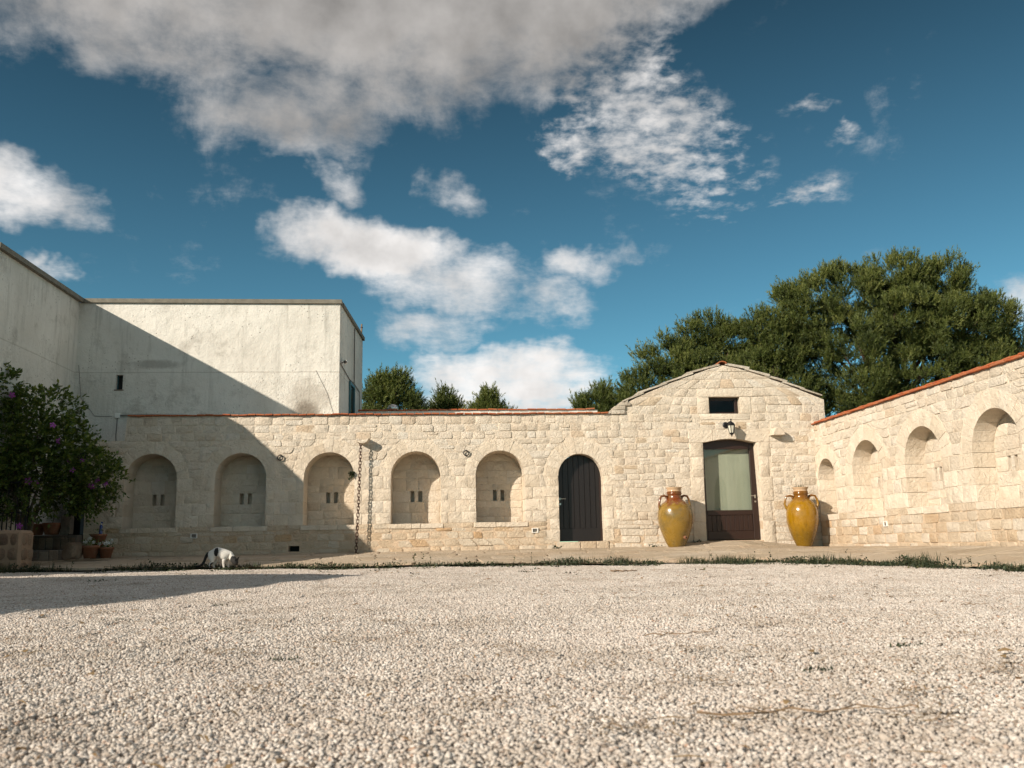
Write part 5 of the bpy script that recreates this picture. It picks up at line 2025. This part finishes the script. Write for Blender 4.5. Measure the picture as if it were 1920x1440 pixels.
# ------------------------------------------------------------------ loose gravel, weeds, litter
def stones_mat():
    m, t, b = newmat('pale crushed marble')
    at = t.n('ShaderNodeAttribute', attribute_name='tone').outputs['Fac']
    c = t.ramp(at, [(0.0, (0.08, 0.062, 0.048)), (0.09, (0.24, 0.19, 0.15)), (0.22, (0.39, 0.34, 0.295)), (0.5, (0.51, 0.46, 0.41)), (0.8, (0.63, 0.585, 0.54)), (0.94, (0.46, 0.355, 0.29)), (1.0, (0.33, 0.18, 0.11))])
    wp = t.n('ShaderNodeNewGeometry').outputs['Position']
    c = t.mix(t.math('MULTIPLY', t.rng(t.noise(wp, 1.3, 8, .72), .47, .68), .62), c, (0.27, 0.215, 0.165))
    c = t.mix(t.math('MULTIPLY', t.rng(t.noise(t.vmath('ADD', wp, (7.0, 2.0, 0.0)), .45, 5, .6), .45, .65), .30), c, (0.60, 0.53, 0.48))
    t.put(b.inputs['Base Color'], c)
    b.inputs['Roughness'].default_value = 0.85
    b.inputs['Specular IOR Level'].default_value = 0.25
    return m


def ico(sub):
    bm = bmesh.new()
    bmesh.ops.create_icosphere(bm, subdivisions=sub, radius=1)
    bm.verts.index_update()
    v = np.array([q.co[:] for q in bm.verts])
    f = np.array([[q.index for q in g.verts] for g in bm.faces])
    bm.free()
    return v, f


def build_gravel():
    M = stones_mat()
    coll = bpy.data.collections.new('gravel_patches')
    v1, f1 = ico(1)
    v2, f2 = ico(2)

    def patch(idx, S, n, r0, r1, v0, f0):
        rng = np.random.default_rng(500 + idx)
        # jittered grid keeps the cover even
        g = int(math.sqrt(n))
        gx, gy = np.meshgrid(np.arange(g), np.arange(g))
        cx = ((gx + .5 + rng.uniform(-.6, .6, gx.shape)) / g - .5).ravel() * S
        cy = ((gy + .5 + rng.uniform(-.6, .6, gy.shape)) / g - .5).ravel() * S
        k = len(cx)
        nv = len(v0)
        warp = rng.normal(size=(24, nv, 3)) * (.14 if nv > 20 else .24)
        if nv > 20:
            # faceted chips: cut each ball with a few random planes
            for q in range(24):
                for _ in range(5):
                    n_ = rng.normal(size=3)
                    n_ /= np.linalg.norm(n_)
                    d_ = (v0 + warp[q]) @ n_
                    warp[q] -= np.clip(d_ - rng.uniform(.45, .8), 0, 9)[:, None] * n_
        sh = v0[None] + warp
        pick = rng.integers(0, 24, k)
        P = sh[pick]
        rad = (r0 + (r1 - r0) * rng.random((k, 1, 1)) ** 1.6) * np.where(rng.random((k, 1, 1)) < .05, 1.6, 1.12)
        P = P * rad * (np.array([1.0, .78, .62]) * rng.uniform(.8, 1.2, size=(k, 1, 3)))
        a = rng.uniform(0, 2 * math.pi, k)
        ca, sa = np.cos(a), np.sin(a)
        b_ = rng.normal(size=k) * .45
        cb, sb = np.cos(b_), np.sin(b_)
        X = P[:, :, 0] * cb[:, None] - P[:, :, 2] * sb[:, None]
        Z = P[:, :, 0] * sb[:, None] + P[:, :, 2] * cb[:, None]
        Y = P[:, :, 1]
        x = X * ca[:, None] - Y * sa[:, None] + cx[:, None]
        y = X * sa[:, None] + Y * ca[:, None] + cy[:, None]
        z = Z + (rng.uniform(-.25, .75, k) * (r0 + r1) * .5)[:, None]
        V = np.stack([x, y, z], -1).reshape(-1, 3)
        T = (f0[None] + (np.arange(k) * nv)[:, None, None]).reshape(-1, 3)
        tone = np.repeat(np.clip(rng.beta(1.7, 1.6, k), 0, 1), nv)
        o = mesh_np('pebble_patch_%02d' % idx, V, T, M, 'unlinked', tone, True)
        o.data.polygons.foreach_set('use_smooth', [True] * len(T))
        coll.objects.link(o)
        return o
    for i in range(5):
        patch(i, .5, 2100, .0038, .0098, v2 if i < 3 else v1, f2 if i < 3 else f1)     # fine, near the camera
    for i in range(5, 10):
        patch(i, .5, 1650, .0048, .0106, v1, f1)     # farther off
    # points
    pts, rot, idx = [], [], []
    rng = np.random.default_rng(9)
    S = .47
    ys = np.arange(1.0, 17.6, S)
    for yy in ys:
        half_l = .62 * yy + 1.6
        half_r = .80 * yy + 1.6
        for xx in np.arange(-half_l, half_r, S):
            if xx < -8.6:
                continue
            if yy > edge_y(min(xx, 6.4)) + .05 or (xx > 5 and xx > edge_x(min(yy, 16.7)) + .1):
                continue
            pts.append((xx, yy, float(grav_z(xx, yy)) - .002))
            gx_ = float(grav_z(xx + .2, yy) - grav_z(xx - .2, yy)) / .4
            gy_ = float(grav_z(xx, yy + .2) - grav_z(xx, yy - .2)) / .4
            qt = Vector((0, 0, 1)).rotation_difference(Vector((-gx_, -gy_, 1)).normalized())
            ql = qt @ Matrix.Rotation(int(rng.integers(0, 4)) * math.pi / 2, 3, 'Z').to_quaternion()
            rot.append(tuple(ql.to_euler('XYZ')))
            idx.append(int(rng.integers(0, 3)) if yy < 5.2 else int(rng.integers(5, 10)))
    me = bpy.data.meshes.new('loose_gravel')
    me.from_pydata(pts, [], [])
    a = me.attributes.new('rotv', 'FLOAT_VECTOR', 'POINT')
    a.data.foreach_set('vector', np.array(rot, np.float32).ravel())
    a = me.attributes.new('pick', 'INT', 'POINT')
    a.data.foreach_set('value', np.array(idx, np.int32))
    o = bpy.data.objects.new('loose_gravel', me)
    COL.objects.link(o)
    tag(o, 'pale crushed stone gravel covering the yard', 'gravel', kind='stuff')
    ng = bpy.data.node_groups.new('scatter gravel', 'GeometryNodeTree')
    ng.interface.new_socket('Geometry', in_out='INPUT', socket_type='NodeSocketGeometry')
    ng.interface.new_socket('Geometry', in_out='OUTPUT', socket_type='NodeSocketGeometry')
    N = ng.nodes
    gi, go = N.new('NodeGroupInput'), N.new('NodeGroupOutput')
    ci = N.new('GeometryNodeCollectionInfo')
    ci.inputs['Collection'].default_value = coll
    ci.inputs['Separate Children'].default_value = True
    ci.inputs['Reset Children'].default_value = True
    ip = N.new('GeometryNodeInstanceOnPoints')
    ip.inputs['Pick Instance'].default_value = True
    a1 = N.new('GeometryNodeInputNamedAttribute')
    a1.data_type = 'INT'
    a1.inputs['Name'].default_value = 'pick'
    a2 = N.new('GeometryNodeInputNamedAttribute')
    a2.data_type = 'FLOAT_VECTOR'
    a2.inputs['Name'].default_value = 'rotv'
    cx = N.new('FunctionNodeEulerToRotation')
    Lk = ng.links.new
    Lk(gi.outputs[0], ip.inputs['Points'])
    Lk(ci.outputs[0], ip.inputs['Instance'])
    Lk(a1.outputs[0], ip.inputs['Instance Index'])
    Lk(a2.outputs[0], cx.inputs[0])
    Lk(cx.outputs[0], ip.inputs['Rotation'])
    Lk(ip.outputs[0], go.inputs[0])
    md = o.modifiers.new('scatter', 'NODES')
    md.node_group = ng


build_gravel()


def edge_point(s):
    """point along the pavement edge, s in metres from its left end"""
    acc = 0
    for a, b in zip(EDGE[:-1], EDGE[1:]):
        L = math.hypot(b[0] - a[0], b[1] - a[1])
        if s <= acc + L:
            t_ = (s - acc) / L
            return a[0] + (b[0] - a[0]) * t_, a[1] + (b[1] - a[1]) * t_
        acc += L
    return EDGE[-1]


def build_weeds():
    rng = random.Random(41)
    V, T, A = [], [], []

    def blade(p, h, lean, w, tone):
        a = rng.uniform(0, 6.28)
        d = np.array([math.cos(a), math.sin(a), 0])
        sd = np.array([-d[1], d[0], 0]) * w
        p = np.asarray(p, float)
        m = p + d * lean * .4 + np.array([0, 0, h * .6])
        tp = p + d * lean + np.array([0, 0, h])
        i = len(V)
        V.extend([p - sd, p + sd, m + sd * .8, m - sd * .8, tp])
        T.extend([(i, i + 1, i + 2), (i, i + 2, i + 3), (i + 3, i + 2, i + 4)])
        A.extend([tone] * 5)

    def tuft(x, y, n, r, h, leafy):
        z = float(grav_z(x, y)) - .01
        tn = min(1, max(0, rng.gauss(.4, .22)))
        for _ in range(n):
            px, py = x + rng.gauss(0, r), y + rng.gauss(0, r * .5)
            if leafy and rng.random() < .7:
                add_leaf(V, T, A, (px, py, z + rng.uniform(.0, h * .7)), .05, rng, np.array([rng.gauss(0, 1), rng.gauss(0, 1), rng.uniform(.0, .9)]))
            else:
                blade((px, py, z), h * rng.uniform(.4, 1.1), rng.uniform(0, h * .6), rng.uniform(.003, .007), tn)
    s = 1.4
    tot = 24.0
    while s < tot:
        x, y = edge_point(s)
        k = .5 + .5 * math.sin(s * 1.7) * math.sin(s * .63 + 1)
        thick = k > .22
        # long runs of low growth, thin in places
        if rng.random() < (.85 if thick else .12):
            h = rng.uniform(.06, .18) * (1.15 if x > 2 or x < -4 else .8) * (.55 + .65 * abs(math.sin(s * .9 + 2 * math.sin(s * .37))))
            tuft(x, y - rng.uniform(-.02, .12), rng.randint(40, 80), .10, h, rng.random() < .6)
            if rng.random() < .6:
                tuft(x, y - rng.uniform(.1, .9), rng.randint(30, 60), .12, h * .5, rng.random() < .7)
        s += rng.uniform(.04, .08)
    # taller stalks
    for _ in range(22):
        x, y = edge_point(rng.uniform(1.5, 22))
        z = float(grav_z(x, y))
        h = rng.uniform(.16, .30)
        lx = rng.uniform(-.06, .06)
        blade((x, y, z), h, abs(lx), .004, .4)
        for k in range(7):
            add_leaf(V, T, A, (x + lx * k / 7, y, z + h * (k + 1) / 8), .05, rng, np.array([rng.gauss(0, 1), rng.gauss(0, .6), .5]))
    # strays out in the gravel
    for _ in range(26):
        x, y = rng.uniform(-7, 6.5), rng.uniform(12.5, 16.8)
        tuft(x, y, rng.randint(6, 18), .07, .04, True)
    for (x, y) in ((-2.2, 6.8), (-1.9, 8.4), (-.7, 4.4), (2.2, 4.2), (1.5, 3.6)):
        tuft(x, y, 34, .05, .035, False)
    # tufts at the foot of the walls
    for (x, y) in ((5.02, 20.85), (2.78, 20.9), (6.05, 20.95)):
        z = pave_z(x, y)
        for _ in range(26):
            add_leaf(V, T, A, (x + rng.gauss(0, .06), y + rng.gauss(0, .03), z + rng.uniform(0, .07)), .06, rng)
    o = mesh_np('edge_weeds', V, T, M_WEED, None, A)
    tag(o, 'low green weeds growing along the edge of the paving', 'weeds', kind='stuff')
    # dry straw scattered on the gravel
    V.clear()
    T.clear()
    A.clear()
    def scrap(x, y, L, w, lift, tone, bent=0.0):
        p = np.array([x, y, float(grav_z(x, y)) + lift])
        a = rng.uniform(0, 6.28)
        d = np.array([math.cos(a), math.sin(a), rng.uniform(-.12, .15)]) * L
        sd = np.array([-math.sin(a), math.cos(a), rng.uniform(-.3, .3)]) * w
        i_ = len(V)
        m_ = p + d * .5 + np.array([0, 0, bent])
        V.extend([p - sd * .3, p + sd * .3, m_ + sd, m_ - sd, p + d + sd * .2, p + d - sd * .2])
        T.extend([(i_, i_ + 1, i_ + 2), (i_, i_ + 2, i_ + 3), (i_ + 3, i_ + 2, i_ + 4), (i_ + 3, i_ + 4, i_ + 5)])
        A.extend([tone] * 6)
    for _ in range(900):
        y = rng.choice([rng.uniform(2.0, 5), rng.uniform(3, 9), rng.uniform(6, 16)])
        x = rng.uniform(-.58, .68) * y
        if x < -8 or x > 7:
            continue
        scrap(x, y, rng.uniform(.02, .10), rng.uniform(.0018, .0045), rng.uniform(.012, .024), rng.random(), .004)
    for _ in range(150):      # fallen leaves
        y = rng.uniform(2.2, 15.5)
        x = rng.uniform(-.56, .66) * y
        if x < -7 or x > 6.5:
            continue
        k_ = 1 + y / 9
        scrap(x, y, rng.uniform(.02, .05) * k_, rng.uniform(.005, .012) * k_, .016, rng.random(), .008)
    # matted dead grass in small heaps
    heaps = [(1.55, 2.95), (.95, 3.3), (.15, 3.0), (.5, 2.45), (-.6, 3.4), (2.1, 3.3), (1.9, 5.3), (.4, 4.6), (.85, 2.55), (1.35, 2.5), (.62, 3.75), (-1.0, 4.6), (2.6, 4.4), (1.15, 4.2), (-.3, 6.1), (3.2, 7.4), (-2.6, 7.6)]
    for (x, y) in heaps:
        for _ in range(46):
            scrap(x + rng.gauss(0, .065), y + rng.gauss(0, .05), rng.uniform(.025, .085), .0022, rng.uniform(.010, .032), rng.random(), rng.uniform(0, .012))
    o = mesh_np('dry_straw', V, T, M_STRAW, None, A)
    tag(o, 'bits of dry straw and dead grass scattered over the gravel', 'straw', kind='stuff')
    # twigs that can be told apart
    tw = [((1.32, 4.95), .40, .15, 'forked dry twig lying on the gravel right of centre'), ((1.05, 2.62), .62, .05, 'long pale stick lying on the near gravel right of centre'),
          ((3.75, 6.2), .20, -.1, 'straight brown twig lying on the gravel towards the right'), ((3.6, 5.15), .18, -.5, 'dark crooked twig on the gravel at the right'),
          ((2.75, 13.3), .40, 0.1, 'reddish brown twig far out on the gravel before the plank door'), ((-1.35, 2.5), .28, .3, 'brown stick at the bottom left corner of the gravel')]
    for (x, y), L, a, lab in tw:
        z = float(grav_z(x, y)) + .018
        o = empty('twig', (x, y, z), a)
        tag(o, lab, 'twig', 'twigs on the gravel')
        r0 = .0032 if L < .5 else .0038
        if y > 10:
            r0 = .012
        kk = [(-L / 2 + L * q / 9, .016 * L / .3 * math.sin(q * 1.9 + x) + .008 * rng.uniform(-1, 1), .006 * math.sin(q * 2.7 + y) + .002) for q in range(10)]
        MB().tube(kk, [r0 * (1 - .06 * q) for q in range(10)], 6).build('stem', M_TWIG, o)
        MB().tube([kk[3], (-L * .30, .045, .016)], [r0 * .7, r0 * .3], 5).build('side_shoot', M_TWIG, o)
        if L > .3:
            MB().tube([kk[6], (L * .32, -.045, .014)], [r0 * .6, r0 * .3], 5).build('side_shoot', M_TWIG, o)
    # fern in the third niche
    V.clear()
    T.clear()
    A.clear()
    for k in range(9):
        a = rng.uniform(2.2, 4.6)
        d = np.array([math.cos(a), -.5, rng.uniform(-.75, .5)])
        L = rng.uniform(.10, .19)
        for j in range(9):
            p = d * L * (j / 9) + np.array([0, 0, -.05 * (j / 9) ** 2])
            for s_ in (-1, 1):
                add_leaf(V, T, A, p, .05, rng, np.array([d[2] * s_, -.3, -d[0] * s_]) + d * .6)
    o = mesh_np('wall_fern', V, T, M_WEED, None, A)
    o.location = (-1.80, 21.02, 2.19)
    tag(o, 'small dark green fern growing from the jamb of the third niche', 'fern')


build_weeds()

# ------------------------------------------------------------------ cat
def cat_mat():
    m, t, b = newmat('black and white fur')
    oc = t.n('ShaderNodeTexCoord').outputs['Object']
    n = t.noise(oc, 22, 4, .6)
    v = t.vmath('ADD', oc, t.vmath('SCALE', t.vmath('SUBTRACT', t.noise(oc, 26, 3, .6, out=1), (.5, .5, .5)), scale=.035))

    def ball(c, r):
        d = t.vmath('DIVIDE', t.vmath('SUBTRACT', v, c), r)
        ln = t.n('ShaderNodeVectorMath', operation='LENGTH')
        t.put(ln.inputs[0], d)
        return t.rng(ln.outputs['Value'], .95, 1.03, 1.0, 0.0)
    acc = ball((-.055, -.10, .275), (.036, .10, .085))
    for c, r in (((-.30, 0, .15), (.135, .12, .25)), ((.232, -.02, .11), (.075, .10, .088)), ((.205, 0.0, .16), (.05, .09, .045)), ((-.115, -.06, .05), (.04, .035, .07))):
        acc = t.math('MAXIMUM', acc, ball(c, r))
    t.put(b.inputs['Base Color'], t.mix(acc, t.mix(n, (.56, .54, .50), (.70, .68, .64)), (.010, .009, .009)))
    b.inputs['Roughness'].default_value = 0.8
    bump(t, b, t.noise(oc, 120, 4, .6), .3, .006)
    return m


def build_cat():
    x, y = -3.86, 17.12
    z = float(grav_z(x, y)) + .02
    e = empty('cat', (x, y, z), R(-4))
    e.scale = (1.14, 1.14, 1.14)
    tag(e, 'black and white cat nosing at the weeds at the paving edge', 'cat')
    verts, edges, rad = [], [], []

    def v(co, r):
        verts.append(co)
        rad.append(r if isinstance(r, tuple) else (r, r))
        return len(verts) - 1

    def chain(start, pts):
        prev = start
        out = []
        for co, r in pts:
            i = v(co, r)
            edges.append((prev, i))
            prev = i
            out.append(i)
        return out
    pelvis = v((-.145, 0, .245), (.082, .085))
    sp = chain(pelvis, [((-.07, 0, .258), (.086, .095)), ((.01, 0, .25), (.085, .095)), ((.085, 0, .235), (.080, .088)), ((.14, 0, .215), (.062, .070)), ((.185, 0, .172), (.046, .048)), ((.222, -.008, .122), (.058, .060)), ((.250, -.014, .082), (.047, .045)), ((.262, -.018, .055), (.022, .022))])
    # tail: down and back, tip lifted
    chain(pelvis, [((-.205, 0, .245), .030), ((-.238, 0, .195), .024), ((-.258, 0, .13), .022), ((-.292, 0, .075), .021), ((-.345, 0, .055), .020), ((-.385, 0, .052), .014)])
    for s in (-1, 1):
        # hind leg: thigh, knee forward, hock back, paw
        o = .012 * s
        chain(pelvis, [((-.12 + o, s * .052, .175), (.050, .042)), ((-.092 + o, s * .055, .125), (.033, .030)), ((-.142 + o, s * .055, .075), (.020, .019)), ((-.130 + o, s * .055, .020), (.017, .017)), ((-.100 + o, s * .055, .012), (.019, .014))])
        # fore leg
        q = .022 * s
        chain(sp[2], [((.088 + q, s * .045, .160), (.036, .034)), ((.078 + q, s * .045, .100), (.024, .023)), ((.088 + q, s * .045, .045), (.018, .018)), ((.092 + q, s * .045, .014), (.017, .016)), ((.118 + q, s * .045, .010), (.018, .012))])
    me = bpy.data.meshes.new('body')
    me.from_pydata(verts, edges, [])
    o = bpy.data.objects.new('body', me)
    COL.objects.link(o)
    o.parent = e
    me.materials.append(cat_mat())
    md = o.modifiers.new('skin', 'SKIN')
    md.use_smooth_shade = True
    for i, r in enumerate(rad):
        me.skin_vertices[0].data[i].radius = r
    me.skin_vertices[0].data[0].use_root = True
    sb = o.modifiers.new('smooth', 'SUBSURF')
    sb.levels = 2
    sb.render_levels = 2
    black = plain('black fur', (.010, .009, .009), .8, var=.2)
    for s in (-1, 1):
        c = Vector((.236 if s < 0 else .250, s * .034 - .008, .150))
        tip = c + Vector((.028, s * .030, .048))
        b0 = [c + Vector((-.010, s * -.020, .0)), c + Vector((.014, s * .014, -.022)), c + Vector((-.018, s * .016, -.016))]
        mk('ear', b0 + [tip], [(0, 1, 3), (1, 2, 3), (2, 0, 3)], black, e, True)
    eye = plain('cat eye', (.20, .22, .05), .15, var=.1)
    for s in (-1, 1):
        MB().lathe([(.001, -.006), (.006, -.003), (.006, .003), (.001, .006)], 8).build('eye', eye, e, True, (.262, s * .026 - .012, .098))
    MB().lathe([(.001, -.004), (.006, 0), (.001, .004)], 8).build('nose', plain('pink nose', (.35, .16, .14), .5), e, True, (.268, -.018, .036))


build_cat()
